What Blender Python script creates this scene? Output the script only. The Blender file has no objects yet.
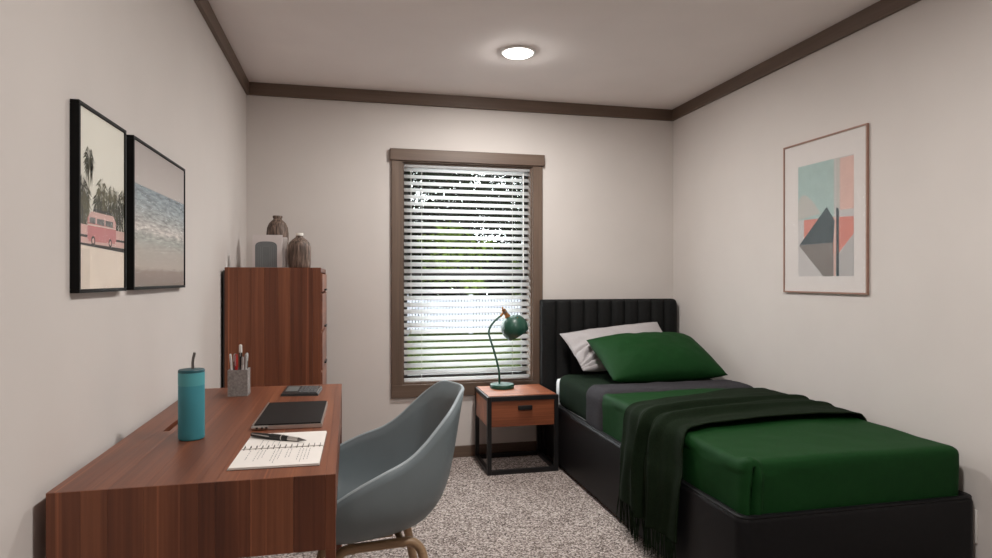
import bpy, bmesh, math, random
from mathutils import Vector, Matrix, noise
random.seed(7)
PI = math.pi
scene = bpy.context.scene
COL = scene.collection

# ------------------------------------------------------------------ camera
YAW = math.atan(147 / 635)
cam_d = bpy.data.cameras.new('camera')
cam_d.sensor_width = 36.0
cam_d.lens = 635 / 992 * 36.0
cam_d.clip_start = 0.02
cam = bpy.data.objects.new('camera', cam_d)
COL.objects.link(cam)
cam.location = (0, 0, 1.203)
cam.rotation_euler = (PI / 2, 0, -YAW)
scene.camera = cam

# ------------------------------------------------------------------ world, lights, exposure
world = bpy.data.worlds.new('overcast_sky')
scene.world = world
world.use_nodes = True
wn = world.node_tree.nodes
wn['Background'].inputs[0].default_value = (0.93, 0.97, 1.0, 1)
wn['Background'].inputs[1].default_value = 9.5
scene.view_settings.view_transform = 'Standard'
scene.view_settings.look = 'None'
scene.view_settings.exposure = 0.03
scene.view_settings.gamma = 1.0
scene.view_settings.use_curve_mapping = False
scene.cycles.max_bounces = 10
scene.cycles.diffuse_bounces = 6
scene.cycles.transparent_max_bounces = 12
scene.cycles.use_denoising = True
scene.cycles.sample_clamp_indirect = 3.0
scene.cycles.sample_clamp_direct = 6.0
LAMP_W = 20.0
LAMP_COL = (1.0, 0.965, 0.925)

# ------------------------------------------------------------------ room constants
XL, XR, YB, YF, ZC = -0.628, 2.313, 4.24, -1.0, 2.438

# ------------------------------------------------------------------ material helpers
def nt(name):
    m = bpy.data.materials.new(name)
    m.use_nodes = True
    n = m.node_tree
    return m, n, n.nodes, n.links, n.nodes['Principled BSDF']

def set_in(node, **kw):
    for k, v in kw.items():
        node.inputs[k.replace('_', ' ')].default_value = v

def c4(c):
    return (c[0], c[1], c[2], 1.0)

def plain(name, col, rough=0.5, metal=0.0, var=0.10, scale=20.0, bump=0.0, bscale=200.0, coat=0.0, sheen=0.0, spec=0.5):
    """a principled surface with a little noise in colour and relief"""
    m, n, N, L, p = nt(name)
    tc = N.new('ShaderNodeTexCoord')
    nz = N.new('ShaderNodeTexNoise'); nz.inputs['Scale'].default_value = scale; nz.inputs['Detail'].default_value = 4
    L.new(tc.outputs['Object'], nz.inputs['Vector'])
    r = N.new('ShaderNodeValToRGB')
    r.color_ramp.elements[0].position = 0.3; r.color_ramp.elements[1].position = 0.7
    r.color_ramp.elements[0].color = c4([c * (1 - var) for c in col])
    r.color_ramp.elements[1].color = c4([min(1, c * (1 + var)) for c in col])
    L.new(nz.outputs['Fac'], r.inputs['Fac'])
    L.new(r.outputs['Color'], p.inputs['Base Color'])
    p.inputs['Roughness'].default_value = rough
    p.inputs['Metallic'].default_value = metal
    p.inputs['Specular IOR Level'].default_value = spec
    if coat: p.inputs['Coat Weight'].default_value = coat
    if sheen:
        p.inputs['Sheen Weight'].default_value = sheen
        p.inputs['Sheen Roughness'].default_value = 0.5
    if bump:
        b = N.new('ShaderNodeTexNoise'); b.inputs['Scale'].default_value = bscale; b.inputs['Detail'].default_value = 3
        L.new(tc.outputs['Object'], b.inputs['Vector'])
        bn = N.new('ShaderNodeBump'); bn.inputs['Strength'].default_value = bump; bn.inputs['Distance'].default_value = 0.002
        L.new(b.outputs['Fac'], bn.inputs['Height']); L.new(bn.outputs['Normal'], p.inputs['Normal'])
    return m

def wood(name, dark, mid, light, axis='y', fine=1.0, rough=0.42, rvar=0.22, coat=0.0, streak=.0):
    """streaked boards: stretched noise along the grain axis, own tone for each board"""
    m, n, N, L, p = nt(name)
    tc = N.new('ShaderNodeTexCoord'); oi = N.new('ShaderNodeObjectInfo')
    off = N.new('ShaderNodeVectorMath'); off.operation = 'SCALE'; off.inputs[0].default_value = (7.3, 5.1, 9.7)
    L.new(oi.outputs['Random'], off.inputs['Scale'])
    add = N.new('ShaderNodeVectorMath'); add.operation = 'ADD'
    L.new(tc.outputs['Object'], add.inputs[0]); L.new(off.outputs['Vector'], add.inputs[1])
    def stretched(across, along, detail, dist):
        mp = N.new('ShaderNodeMapping')
        s = [across * fine] * 3; s['xyz'.index(axis)] = along
        mp.inputs['Scale'].default_value = s
        L.new(add.outputs[0], mp.inputs['Vector'])
        q = N.new('ShaderNodeTexNoise'); q.inputs['Scale'].default_value = 1.0
        q.inputs['Detail'].default_value = detail; q.inputs['Distortion'].default_value = dist
        L.new(mp.outputs[0], q.inputs['Vector'])
        return q
    a = stretched(13, 0.7, 3, 0.6)
    b = stretched(130, 2.5, 4, 0.2)
    mix = N.new('ShaderNodeMix'); mix.data_type = 'FLOAT'; mix.inputs[0].default_value = 0.36
    L.new(a.outputs['Fac'], mix.inputs[2]); L.new(b.outputs['Fac'], mix.inputs[3])
    tone = N.new('ShaderNodeMath'); tone.operation = 'MULTIPLY_ADD'
    L.new(oi.outputs['Random'], tone.inputs[0]); tone.inputs[1].default_value = rvar
    L.new(mix.outputs[0], tone.inputs[2])
    sub = N.new('ShaderNodeMath'); sub.operation = 'SUBTRACT'; sub.inputs[1].default_value = rvar / 2
    L.new(tone.outputs[0], sub.inputs[0])
    r = N.new('ShaderNodeValToRGB'); e = r.color_ramp.elements
    e[0].position = 0.30; e[0].color = c4(dark); e[1].position = 0.72; e[1].color = c4(light)
    k = e.new(0.5); k.color = c4(mid)
    L.new(sub.outputs[0], r.inputs['Fac'])
    sk = stretched(75, .22, 2, .1)
    th_ = N.new('ShaderNodeMapRange'); th_.inputs['From Min'].default_value = .63; th_.inputs['From Max'].default_value = .72
    th_.inputs['To Max'].default_value = streak
    L.new(sk.outputs['Fac'], th_.inputs['Value'])
    cm = N.new('ShaderNodeMix'); cm.data_type = 'RGBA'
    L.new(th_.outputs[0], cm.inputs[0]); L.new(r.outputs['Color'], cm.inputs[6]); cm.inputs[7].default_value = c4([min(1, c * 1.6) for c in light])
    L.new(cm.outputs[2], p.inputs['Base Color'])
    p.inputs['Roughness'].default_value = rough
    if coat: p.inputs['Coat Weight'].default_value = coat
    bn = N.new('ShaderNodeBump'); bn.inputs['Strength'].default_value = 0.12; bn.inputs['Distance'].default_value = 0.001
    L.new(b.outputs['Fac'], bn.inputs['Height']); L.new(bn.outputs['Normal'], p.inputs['Normal'])
    return m

def fabric(name, col, var=0.12, scale=500.0, bump=0.35, rough=0.9, sheen=0.15, cscale=None):
    """woven cloth: crossed fine waves for thread relief, soft mottling in colour"""
    m, n, N, L, p = nt(name)
    tc = N.new('ShaderNodeTexCoord')
    nz = N.new('ShaderNodeTexNoise'); nz.inputs['Scale'].default_value = cscale or 160.0; nz.inputs['Detail'].default_value = 5
    L.new(tc.outputs['Object'], nz.inputs['Vector'])
    r = N.new('ShaderNodeValToRGB')
    r.color_ramp.elements[0].position = 0.3; r.color_ramp.elements[1].position = 0.7
    r.color_ramp.elements[0].color = c4([c * (1 - var) for c in col])
    r.color_ramp.elements[1].color = c4([min(1, c * (1 + var)) for c in col])
    L.new(nz.outputs['Fac'], r.inputs['Fac']); L.new(r.outputs['Color'], p.inputs['Base Color'])
    p.inputs['Roughness'].default_value = rough
    p.inputs['Specular IOR Level'].default_value = 0.08
    p.inputs['Sheen Weight'].default_value = sheen
    b = N.new('ShaderNodeTexNoise'); b.inputs['Scale'].default_value = scale; b.inputs['Detail'].default_value = 2
    L.new(tc.outputs['Object'], b.inputs['Vector'])
    bn = N.new('ShaderNodeBump'); bn.inputs['Strength'].default_value = bump; bn.inputs['Distance'].default_value = 0.001
    L.new(b.outputs['Fac'], bn.inputs['Height']); L.new(bn.outputs['Normal'], p.inputs['Normal'])
    return m

def carpet_mat():
    m, n, N, L, p = nt('carpet_speckled')
    tc = N.new('ShaderNodeTexCoord')
    wv = N.new('ShaderNodeTexNoise'); wv.inputs['Scale'].default_value = 260; wv.inputs['Detail'].default_value = 2
    L.new(tc.outputs['Object'], wv.inputs['Vector'])
    mixv = N.new('ShaderNodeMix'); mixv.data_type = 'VECTOR'; mixv.inputs[0].default_value = .006
    L.new(tc.outputs['Object'], mixv.inputs[4]); L.new(wv.outputs['Color'], mixv.inputs[5])
    v = N.new('ShaderNodeTexVoronoi'); v.inputs['Scale'].default_value = 165
    L.new(mixv.outputs[1], v.inputs['Vector'])
    sp = N.new('ShaderNodeSeparateColor'); L.new(v.outputs['Color'], sp.inputs[0])
    r = N.new('ShaderNodeValToRGB'); e = r.color_ramp.elements
    e[0].position = 0.0; e[0].color = (0.06, 0.045, 0.04, 1)
    e[1].position = 1.0; e[1].color = (0.62, 0.55, 0.515, 1)
    k = e.new(0.28); k.color = (0.17, 0.138, 0.126, 1)
    k = e.new(0.62); k.color = (0.36, 0.305, 0.28, 1)
    L.new(sp.outputs[0], r.inputs['Fac']); L.new(r.outputs['Color'], p.inputs['Base Color'])
    p.inputs['Roughness'].default_value = 0.95; p.inputs['Specular IOR Level'].default_value = 0.1
    bn = N.new('ShaderNodeBump'); bn.inputs['Strength'].default_value = 0.5; bn.inputs['Distance'].default_value = 0.005
    L.new(sp.outputs[1], bn.inputs['Height']); L.new(bn.outputs['Normal'], p.inputs['Normal'])
    return m

def clear_glass(name, tint=(1, 1, 1), refl=0.06, rough=0.03):
    m, n, N, L, p = nt(name)
    N.remove(p)
    out = N['Material Output']
    t = N.new('ShaderNodeBsdfTransparent'); t.inputs[0].default_value = c4(tint)
    g = N.new('ShaderNodeBsdfGlossy'); g.inputs['Roughness'].default_value = rough
    fr = N.new('ShaderNodeLayerWeight'); fr.inputs['Blend'].default_value = 0.25
    mul = N.new('ShaderNodeMath'); mul.operation = 'MULTIPLY_ADD'; mul.inputs[1].default_value = refl; mul.inputs[2].default_value = refl * 0.3
    L.new(fr.outputs['Fresnel'], mul.inputs[0])
    mx = N.new('ShaderNodeMixShader')
    L.new(mul.outputs[0], mx.inputs[0]); L.new(t.outputs[0], mx.inputs[1]); L.new(g.outputs[0], mx.inputs[2])
    L.new(mx.outputs[0], out.inputs['Surface'])
    return m

def slat_mat():
    m, n, N, L, p = nt('blind_vinyl')
    out = N['Material Output']
    d = N.new('ShaderNodeBsdfDiffuse'); d.inputs[0].default_value = (0.86, 0.86, 0.86, 1)
    t = N.new('ShaderNodeBsdfTranslucent'); t.inputs[0].default_value = (0.95, 0.95, 0.96, 1)
    tc = N.new('ShaderNodeTexCoord'); nz = N.new('ShaderNodeTexNoise'); nz.inputs['Scale'].default_value = 30
    L.new(tc.outputs['Object'], nz.inputs['Vector'])
    mr = N.new('ShaderNodeMapRange'); mr.inputs['To Min'].default_value = 0.76; mr.inputs['To Max'].default_value = 0.82
    L.new(nz.outputs['Fac'], mr.inputs['Value'])
    mx = N.new('ShaderNodeMixShader')
    L.new(mr.outputs[0], mx.inputs[0]); L.new(d.outputs[0], mx.inputs[1]); L.new(t.outputs[0], mx.inputs[2])
    L.new(mx.outputs[0], out.inputs['Surface'])
    return m

def emit_mat(name, col, strength):
    m, n, N, L, p = nt(name)
    p.inputs['Base Color'].default_value = (1, 1, 1, 1)
    p.inputs['Emission Color'].default_value = c4(col)
    p.inputs['Emission Strength'].default_value = strength
    return m

def ocean_mat():
    """printed seascape: pale sky, choppy water, foam and wet sand, laid out by height in the print"""
    m, n, N, L, p = nt('seascape_print')
    tc = N.new('ShaderNodeTexCoord'); sep = N.new('ShaderNodeSeparateXYZ')
    L.new(tc.outputs['Generated'], sep.inputs[0])
    mp = N.new('ShaderNodeMapping'); mp.inputs['Scale'].default_value = (1, 4.5, 24)
    L.new(tc.outputs['Generated'], mp.inputs[0])
    nz = N.new('ShaderNodeTexNoise'); nz.inputs['Scale'].default_value = 2.2; nz.inputs['Detail'].default_value = 6; nz.inputs['Roughness'].default_value = 0.7
    L.new(mp.outputs[0], nz.inputs['Vector'])
    wob = N.new('ShaderNodeMath'); wob.operation = 'MULTIPLY_ADD'; wob.inputs[1].default_value = 0.10; wob.inputs[2].default_value = -0.05
    L.new(nz.outputs['Fac'], wob.inputs[0])
    low = N.new('ShaderNodeMath'); low.operation = 'LESS_THAN'; low.inputs[1].default_value = 0.66
    L.new(sep.outputs['Z'], low.inputs[0])
    wm = N.new('ShaderNodeMath'); wm.operation = 'MULTIPLY'
    L.new(wob.outputs[0], wm.inputs[0]); L.new(low.outputs[0], wm.inputs[1])
    h = N.new('ShaderNodeMath'); h.operation = 'ADD'
    L.new(sep.outputs['Z'], h.inputs[0]); L.new(wm.outputs[0], h.inputs[1])
    r = N.new('ShaderNodeValToRGB'); e = r.color_ramp.elements
    stops = [(0.0, (.27, .215, .185)), (0.11, (.33, .265, .23)), (0.135, (.50, .44, .385)), (0.26, (.44, .40, .355)),
             (0.34, (.33, .34, .31)), (0.42, (.46, .43, .40)), (0.50, (.30, .31, .30)), (0.60, (.235, .27, .285)), (0.705, (.17, .21, .235)), (0.712, (.52, .47, .44)), (1.0, (.40, .355, .335))]
    e[0].position = stops[0][0]; e[0].color = c4(stops[0][1]); e[1].position = 1.0; e[1].color = c4(stops[-1][1])
    for q, c in stops[1:-1]:
        k = e.new(q); k.color = c4(c)
    L.new(h.outputs[0], r.inputs['Fac'])
    chop = N.new('ShaderNodeMapRange'); chop.inputs['From Min'].default_value = 0.3; chop.inputs['From Max'].default_value = 0.7
    chop.inputs['To Min'].default_value = 0.4; chop.inputs['To Max'].default_value = 2.2
    L.new(nz.outputs['Fac'], chop.inputs['Value'])
    band = N.new('ShaderNodeMapRange'); band.inputs['From Min'].default_value = 0.2; band.inputs['From Max'].default_value = 0.45
    L.new(sep.outputs['Z'], band.inputs['Value'])
    cut = N.new('ShaderNodeMath'); cut.operation = 'LESS_THAN'; cut.inputs[1].default_value = 0.705
    L.new(sep.outputs['Z'], cut.inputs[0])
    bm_ = N.new('ShaderNodeMath'); bm_.operation = 'MULTIPLY'
    L.new(band.outputs[0], bm_.inputs[0]); L.new(cut.outputs[0], bm_.inputs[1])
    mixf = N.new('ShaderNodeMix'); mixf.data_type = 'FLOAT'; mixf.inputs[2].default_value = 1.0
    L.new(bm_.outputs[0], mixf.inputs[0]); L.new(chop.outputs[0], mixf.inputs[3])
    fin = N.new('ShaderNodeVectorMath'); fin.operation = 'SCALE'
    L.new(r.outputs['Color'], fin.inputs[0]); L.new(mixf.outputs[0], fin.inputs['Scale'])
    L.new(fin.outputs[0], p.inputs['Base Color'])
    p.inputs['Roughness'].default_value = 0.55
    return m

def vase_mat():
    m, n, N, L, p = nt('vase_ribbed_clay')
    tc = N.new('ShaderNodeTexCoord')
    mp = N.new('ShaderNodeMapping'); mp.inputs['Scale'].default_value = (110, 110, 14)
    L.new(tc.outputs['Object'], mp.inputs[0])
    nz = N.new('ShaderNodeTexNoise'); nz.inputs['Scale'].default_value = 1.0; nz.inputs['Detail'].default_value = 4
    L.new(mp.outputs[0], nz.inputs['Vector'])
    r = N.new('ShaderNodeValToRGB'); e = r.color_ramp.elements
    e[0].position = 0.34; e[0].color = (.045, .028, .02, 1); e[1].position = 0.7; e[1].color = (.27, .19, .15, 1)
    k = e.new(.52); k.color = (.12, .078, .058, 1)
    L.new(nz.outputs['Fac'], r.inputs['Fac']); L.new(r.outputs['Color'], p.inputs['Base Color'])
    p.inputs['Roughness'].default_value = 0.6
    bn = N.new('ShaderNodeBump'); bn.inputs['Strength'].default_value = 0.7; bn.inputs['Distance'].default_value = 0.003
    L.new(nz.outputs['Fac'], bn.inputs['Height']); L.new(bn.outputs['Normal'], p.inputs['Normal'])
    return m

WALL = plain('wall_paint', (.64, .598, .57), .85, var=.02, scale=3, bump=.12, bscale=420, spec=.2)
CEIL = plain('ceiling_paint', (.84, .785, .765), .9, var=.02, scale=3, bump=.15, bscale=300, spec=.15)
CARPET = carpet_mat()
TRIM_X = wood('trim_wood_lengthways', (.090, .058, .041), (.122, .080, .057), (.16, .109, .080), 'x', rvar=.05, rough=.5)
TRIM_Y = wood('trim_wood_along_room', (.090, .058, .041), (.122, .080, .057), (.16, .109, .080), 'y', rvar=.05, rough=.5)
TRIM_Z = wood('trim_wood_upright', (.090, .058, .041), (.122, .080, .057), (.16, .109, .080), 'z', rvar=.05, rough=.5)
WAL = ((.092, .026, .0125), (.165, .050, .022), (.265, .090, .040))
WALNUT_Y = wood('walnut_along', *WAL, axis='y', streak=.7, rvar=.22, rough=.38)
WALNUT_Z = wood('walnut_upright', *WAL, axis='z', streak=.7, rvar=.22, rough=.42)
WALNUT_X = wood('walnut_across', *WAL, axis='x', streak=.7, rvar=.22, rough=.42)
CHERRY = wood('orange_wood', (.15, .042, .017), (.28, .085, .036), (.40, .14, .062), 'x', rough=.4)
ASH = wood('chair_leg_wood', (.26, .16, .085), (.38, .245, .14), (.48, .33, .2), 'x', fine=1.4, rough=.5, rvar=.05)
BLACK_METAL = plain('black_powder_coat', (.012, .012, .013), .45, .3, bump=.1, bscale=600)
LEATHER = plain('charcoal_leatherette', (.0062, .006, .0068), .42, var=.15, scale=60, bump=.25, bscale=500, spec=.16)
HEADFAB = plain('charcoal_headboard_fabric', (.010, .0104, .0105), .65, var=.15, scale=90, bump=.25, bscale=600, spec=.15)
GREEN = fabric('emerald_cotton', (.0068, .040, .0095), var=.07, sheen=.0, rough=.62, bump=.15, cscale=40)
SHEETGREEN = fabric('dark_green_sheet', (.0075, .0155, .0080), var=.3, sheen=.0)
THROW = fabric('dark_green_wool', (.0072, .0135, .0062), var=.55, scale=420, bump=.6, sheen=.0, cscale=260)
GREYWOOL = fabric('grey_blanket_wool', (.040, .038, .043), var=.35, sheen=.0, bump=.5)
MATTRESS = fabric('white_ticking', (.72, .72, .72), var=.04)
PILLOWCASE = fabric('pale_grey_pillowcase', (.40, .375, .38), var=.05, rough=.85, bump=.15)
SHELL = plain('blue_grey_shell_plastic', (.165, .200, .215), .42, var=.04, scale=8, bump=.08, bscale=900, spec=.4)
SHELLEDGE = plain('shell_rim_highlight', (.36, .42, .45), .4, var=.03)  # paler than the shell: light caught along the edge, put into the colour
TEAL = plain('teal_bottle_coat', (.045, .265, .325), .6, var=.04, scale=15, bump=.1, bscale=900)
TEAL2 = plain('teal_bottle_collar', (.08, .345, .385), .55, var=.04)
TEALDARK = plain('dark_teal_lid', (.006, .07, .09), .4, var=.05)
STEEL = plain('brushed_steel', (.55, .54, .53), .3, 1.0, var=.05)
DARKSTEEL = plain('dark_steel', (.18, .17, .165), .3, .9, var=.1)
CONCRETE = plain('grey_concrete', (.235, .215, .205), .9, var=.25, scale=140, bump=.5, bscale=260)
BLACKPL = plain('black_plastic', (.012, .012, .012), .42, var=.1)
LID = plain('black_laptop_lid', (.010, .009, .009), .5, var=.08, spec=.15)
SCREENGREY = plain('grey_calculator_display', (.15, .17, .17), .3, var=.05)
KEYGREY = plain('grey_keys', (.11, .115, .12), .5, var=.08)
SILVER = plain('silver_edge', (.6, .58, .56), .28, .85, var=.05)
PAPER = plain('white_paper', (.80, .76, .72), .85, var=.02)
INK = plain('grey_ink', (.28, .27, .27), .8, var=.1)
REDPL = plain('red_pen', (.42, .02, .02), .35, var=.05)
CLEARPL = plain('frosted_pen_barrel', (.42, .41, .40), .25, var=.1)
WHITEPL = plain('white_plastic', (.75, .73, .70), .4, var=.03)
LAMPGREEN = plain('bottle_green_enamel', (.006, .058, .036), .42, var=.05, coat=.3)
BRASS = plain('brass', (.36, .17, .065), .35, 1.0, var=.08)
VASE = vase_mat()
BOOKCOVER = plain('pale_book_cover', (.66, .61, .60), .7, var=.03)
BOOKARCH = plain('grey_arch_print', (.15, .165, .17), .7, var=.05)
BOOKLINE = plain('pale_arch_lines', (.24, .25, .255), .7, var=.05)
PAGES = plain('book_pages', (.84, .80, .74), .9, var=.06, scale=300)
BLACKFRAME = plain('black_frame_wood', (.004, .004, .004), .5, var=.2, spec=.15)
COPPERFRAME = plain('copper_brown_frame', (.30, .17, .125), .45, var=.1)
GLASS = clear_glass('picture_glass', refl=.012, rough=.3)
WINGLASS = clear_glass('window_glass', (.96, .98, .97), refl=.05)
SLAT = slat_mat()
CORD = plain('white_cord', (.8, .8, .78), .8, var=.02)
SASH = plain('dark_bronze_sash', (.03, .027, .025), .5, var=.1)

# ------------------------------------------------------------------ mesh helpers
class MB:
    """collects shapes in world coordinates; build() links them as one mesh object"""
    def __init__(s):
        s.v = []; s.f = []; s.fm = []; s.sm = []
    def add(s, verts, faces, mi=0, smooth=True):
        o = len(s.v)
        s.v += [tuple(q) for q in verts]
        s.f += [tuple(i + o for i in f) for f in faces]
        s.fm += [mi] * len(faces); s.sm += [smooth] * len(faces)
        return s
    def box(s, x0, x1, y0, y1, z0, z1, mi=0, bev=0.0, seg=2, rot=None):
        bm = bmesh.new(); bmesh.ops.create_cube(bm, size=1)
        for v in bm.verts:
            v.co = Vector(((x0 + x1) / 2 + v.co.x * (x1 - x0), (y0 + y1) / 2 + v.co.y * (y1 - y0), (z0 + z1) / 2 + v.co.z * (z1 - z0)))
        if bev:
            bmesh.ops.bevel(bm, geom=bm.edges[:], offset=bev, segments=seg, profile=0.5, affect='EDGES')
        if rot is not None:
            bmesh.ops.transform(bm, matrix=rot, verts=bm.verts)
        s.bm(bm, mi, smooth=bool(bev) and seg > 1); bm.free()
        return s
    def bm(s, bm, mi=0, smooth=True):
        bm.verts.index_update()
        s.add([v.co[:] for v in bm.verts], [[v.index for v in f.verts] for f in bm.faces], mi, smooth)
        return s
    def grid(s, P, mi=0, close_u=False, smooth=True, flip=False):
        """P[i][j] points"""
        n, m = len(P), len(P[0]); v = [q for row in P for q in row]; f = []
        for i in range(n if close_u else n - 1):
            for j in range(m - 1):
                a, b = i * m + j, ((i + 1) % n) * m + j
                q = (a, b, b + 1, a + 1)
                f.append(q[::-1] if flip else q)
        return s.add(v, f, mi, smooth)
    def lathe(s, prof, cx, cy, n=32, mi=0, cap=True, M=None):
        v = []; f = []
        for r, z in prof:
            for k in range(n):
                a = 2 * PI * k / n; v.append(Vector((cx + r * math.cos(a), cy + r * math.sin(a), z)))
        for i in range(len(prof) - 1):
            for k in range(n):
                f.append((i * n + k, i * n + (k + 1) % n, (i + 1) * n + (k + 1) % n, (i + 1) * n + k))
        if cap:
            f.append(tuple(range(n))[::-1]); f.append(tuple((len(prof) - 1) * n + k for k in range(n)))
        if M is not None: v = [M @ q for q in v]
        return s.add(v, f, mi)
    def tube(s, pts, r, n=8, mi=0, closed=False, sx=1.0, cap=True, up=None):
        pts = [Vector(p) for p in pts]; rings = []; N_ = len(pts)
        rr = r if isinstance(r, (list, tuple)) else [r] * N_
        prev = None
        for i, p in enumerate(pts):
            if closed: t = pts[(i + 1) % N_] - pts[i - 1]
            else: t = pts[min(i + 1, N_ - 1)] - pts[max(i - 1, 0)]
            t.normalize()
            if prev is None:
                a = Vector(up) if up else (Vector((0, 0, 1)) if abs(t.z) < .9 else Vector((1, 0, 0)))
            else: a = prev
            a = (a - t * a.dot(t)).normalized(); b = t.cross(a); prev = a
            rings.append([p + (a * math.cos(2 * PI * k / n) + b * math.sin(2 * PI * k / n) * sx) * rr[i] for k in range(n)])
        v = [q for R in rings for q in R]; f = []
        for i in range(N_ if closed else N_ - 1):
            j = (i + 1) % N_
            for k in range(n):
                f.append((i * n + k, i * n + (k + 1) % n, j * n + (k + 1) % n, j * n + k))
        if cap and not closed:
            f.append(tuple(range(n))[::-1]); f.append(tuple((N_ - 1) * n + k for k in range(n)))
        return s.add(v, f, mi)
    def build(s, name, mats, parent=None, origin=None):
        me = bpy.data.meshes.new(name)
        o = origin if origin is not None else (parent_loc(parent) if parent else (0, 0, 0))
        o = Vector(o)
        me.from_pydata([tuple(Vector(q) - o) for q in s.v], [], s.f)
        me.update()
        if not isinstance(mats, (list, tuple)): mats = [mats]
        for m in mats: me.materials.append(m)
        for p, mi, sm in zip(me.polygons, s.fm, s.sm):
            p.material_index = mi; p.use_smooth = sm
        bm = bmesh.new(); bm.from_mesh(me); bmesh.ops.recalc_face_normals(bm, faces=bm.faces[:])
        for e in bm.edges:
            if len(e.link_faces) == 2 and e.calc_face_angle(0) > .75: e.smooth = False
        bm.to_mesh(me); bm.free()
        ob = bpy.data.objects.new(name, me); COL.objects.link(ob)
        if parent:
            ob.parent = parent; ob.location = o - Vector(parent_loc(parent))
        else:
            ob.location = o
        return ob

def parent_loc(p):
    q = Vector((0, 0, 0))
    while p is not None:
        q += Vector(p.location); p = p.parent
    return q

def autosmooth(o, deg=35):
    me = o.data
    bm = bmesh.new(); bm.from_mesh(me)
    for e in bm.edges:
        if len(e.link_faces) == 2 and e.calc_face_angle(0) > math.radians(deg): e.smooth = False
    bm.to_mesh(me); bm.free()
    return o

def tag(o, label, cat, group=None, kind=None):
    o['label'] = label; o['category'] = cat
    if group: o['group'] = group
    if kind: o['kind'] = kind
    return o

def thing(name, label, cat, loc, group=None, kind=None):
    o = bpy.data.objects.new(name, None); COL.objects.link(o); o.location = loc
    o.empty_display_size = .05
    return tag(o, label, cat, group, kind)

def bx(name, mat, parent, x0, x1, y0, y1, z0, z1, bev=0.0, seg=2):
    """one box part with its origin in its own middle"""
    return MB().box(x0, x1, y0, y1, z0, z1, bev=bev, seg=seg).build(name, mat, parent, ((x0 + x1) / 2, (y0 + y1) / 2, (z0 + z1) / 2))

# ------------------------------------------------------------------ the room shell
T = .15
WX0, WX1, WZ0, WZ1 = .343, 1.239, .502, 1.980
def structure(name, mb, mat, label, cat):
    return tag(mb.build(name, mat), label, cat, kind='structure')
structure('floor', MB().box(XL, XR, YF, YB, -.1, 0), CARPET, 'beige and brown speckled cut-pile carpet floor', 'floor')
structure('ceiling', MB().box(XL - T, XR + T, YF - T, YB + T, ZC, ZC + .1), CEIL, 'smooth off-white painted ceiling above the whole room', 'ceiling')
structure('wall_left', MB().box(XL - T, XL, YF - T, YB + T, -.1, ZC), WALL, 'beige painted left wall with two black-framed pictures', 'wall')
structure('wall_right', MB().box(XR, XR + T, YF - T, YB + T, -.1, ZC), WALL, 'beige painted right wall along the bed', 'wall')
structure('wall_front', MB().box(XL, XR, YF - T, YF, -.1, ZC), WALL, 'beige painted wall behind the viewer', 'wall')
wb = MB()
wb.box(XL, WX0, YB, YB + T, -.1, ZC); wb.box(WX1, XR, YB, YB + T, -.1, ZC)
wb.box(WX0, WX1, YB, YB + T, -.1, WZ0); wb.box(WX0, WX1, YB, YB + T, WZ1, ZC)
structure('wall_back', wb, WALL, 'beige painted far wall with the window in it', 'wall')

CZ = 2.358
structure('trim_1', MB().box(XL, XL + .02, YF, YB, CZ, ZC, bev=.002, seg=1), TRIM_Y, 'dark brown wooden crown strip along the left wall', 'crown moulding')
structure('trim_2', MB().box(XL + .02, XR - .02, YB - .02, YB, CZ, ZC, bev=.002, seg=1), TRIM_X, 'dark brown wooden crown strip along the far wall', 'crown moulding')
structure('trim_3', MB().box(XR - .02, XR, YF, YB, CZ, ZC, bev=.002, seg=1), TRIM_Y, 'dark brown wooden crown strip along the right wall', 'crown moulding')
structure('baseboard_back', MB().box(XL + .012, XR - .012, YB - .012, YB, 0, .077, bev=.002, seg=1), TRIM_X, 'brown wooden baseboard along the far wall', 'baseboard')
structure('baseboard_left', MB().box(XL, XL + .012, YF, YB, 0, .077, bev=.002, seg=1), TRIM_Y, 'brown wooden baseboard along the left wall', 'baseboard')
structure('baseboard_right', MB().box(XR - .012, XR, YF, YB, 0, .077, bev=.002, seg=1), TRIM_Y, 'brown wooden baseboard along the right wall behind the bed', 'baseboard')

# window: casing, sash, panes
win = thing('window_1', 'tall window with flat brown wooden casing and header in the far wall', 'window', (.79, YB, WZ0), kind='structure')
bx('header', TRIM_X, win, .262, 1.322, YB - .032, YB, 1.985, 2.062, bev=.003, seg=1)
bx('casing', TRIM_Z, win, .272, WX0, YB - .02, YB, WZ0, 1.985, bev=.002, seg=1)
bx('casing', TRIM_Z, win, WX1, 1.309, YB - .02, YB, WZ0, 1.985, bev=.002, seg=1)
bx('apron', TRIM_X, win, .272, 1.309, YB - .02, YB, .417, WZ0, bev=.002, seg=1)
bx('casing', TRIM_X, win, WX0, WX1, YB - .018, YB, WZ1 - .002, 1.985)
jm = MB()
jm.box(WX0, WX0 + .012, YB, YB + T, WZ0, WZ1); jm.box(WX1 - .012, WX1, YB, YB + T, WZ0, WZ1)
jm.box(WX0 + .012, WX1 - .012, YB, YB + T, WZ0, WZ0 + .012); jm.box(WX0 + .012, WX1 - .012, YB, YB + T, WZ1 - .012, WZ1)
jm.build('jamb', TRIM_Z, win)
def sash(z0, z1, yy):
    m = MB(); a, b, w = WX0 + .012, WX1 - .012, .032
    m.box(a, a + w, yy, yy + .03, z0, z1); m.box(b - w, b, yy, yy + .03, z0, z1)
    m.box(a + w, b - w, yy, yy + .03, z0, z0 + w); m.box(a + w, b - w, yy, yy + .03, z1 - w, z1)
    o = m.build('sash', SASH, win)
    MB().box(a + w, b - w, yy + .012, yy + .018, z0 + w, z1 - w).build('pane', WINGLASS, o)
sash(WZ0 + .012, 1.245, YB + .105)
sash(1.215, WZ1 - .012, YB + .072)

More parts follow.
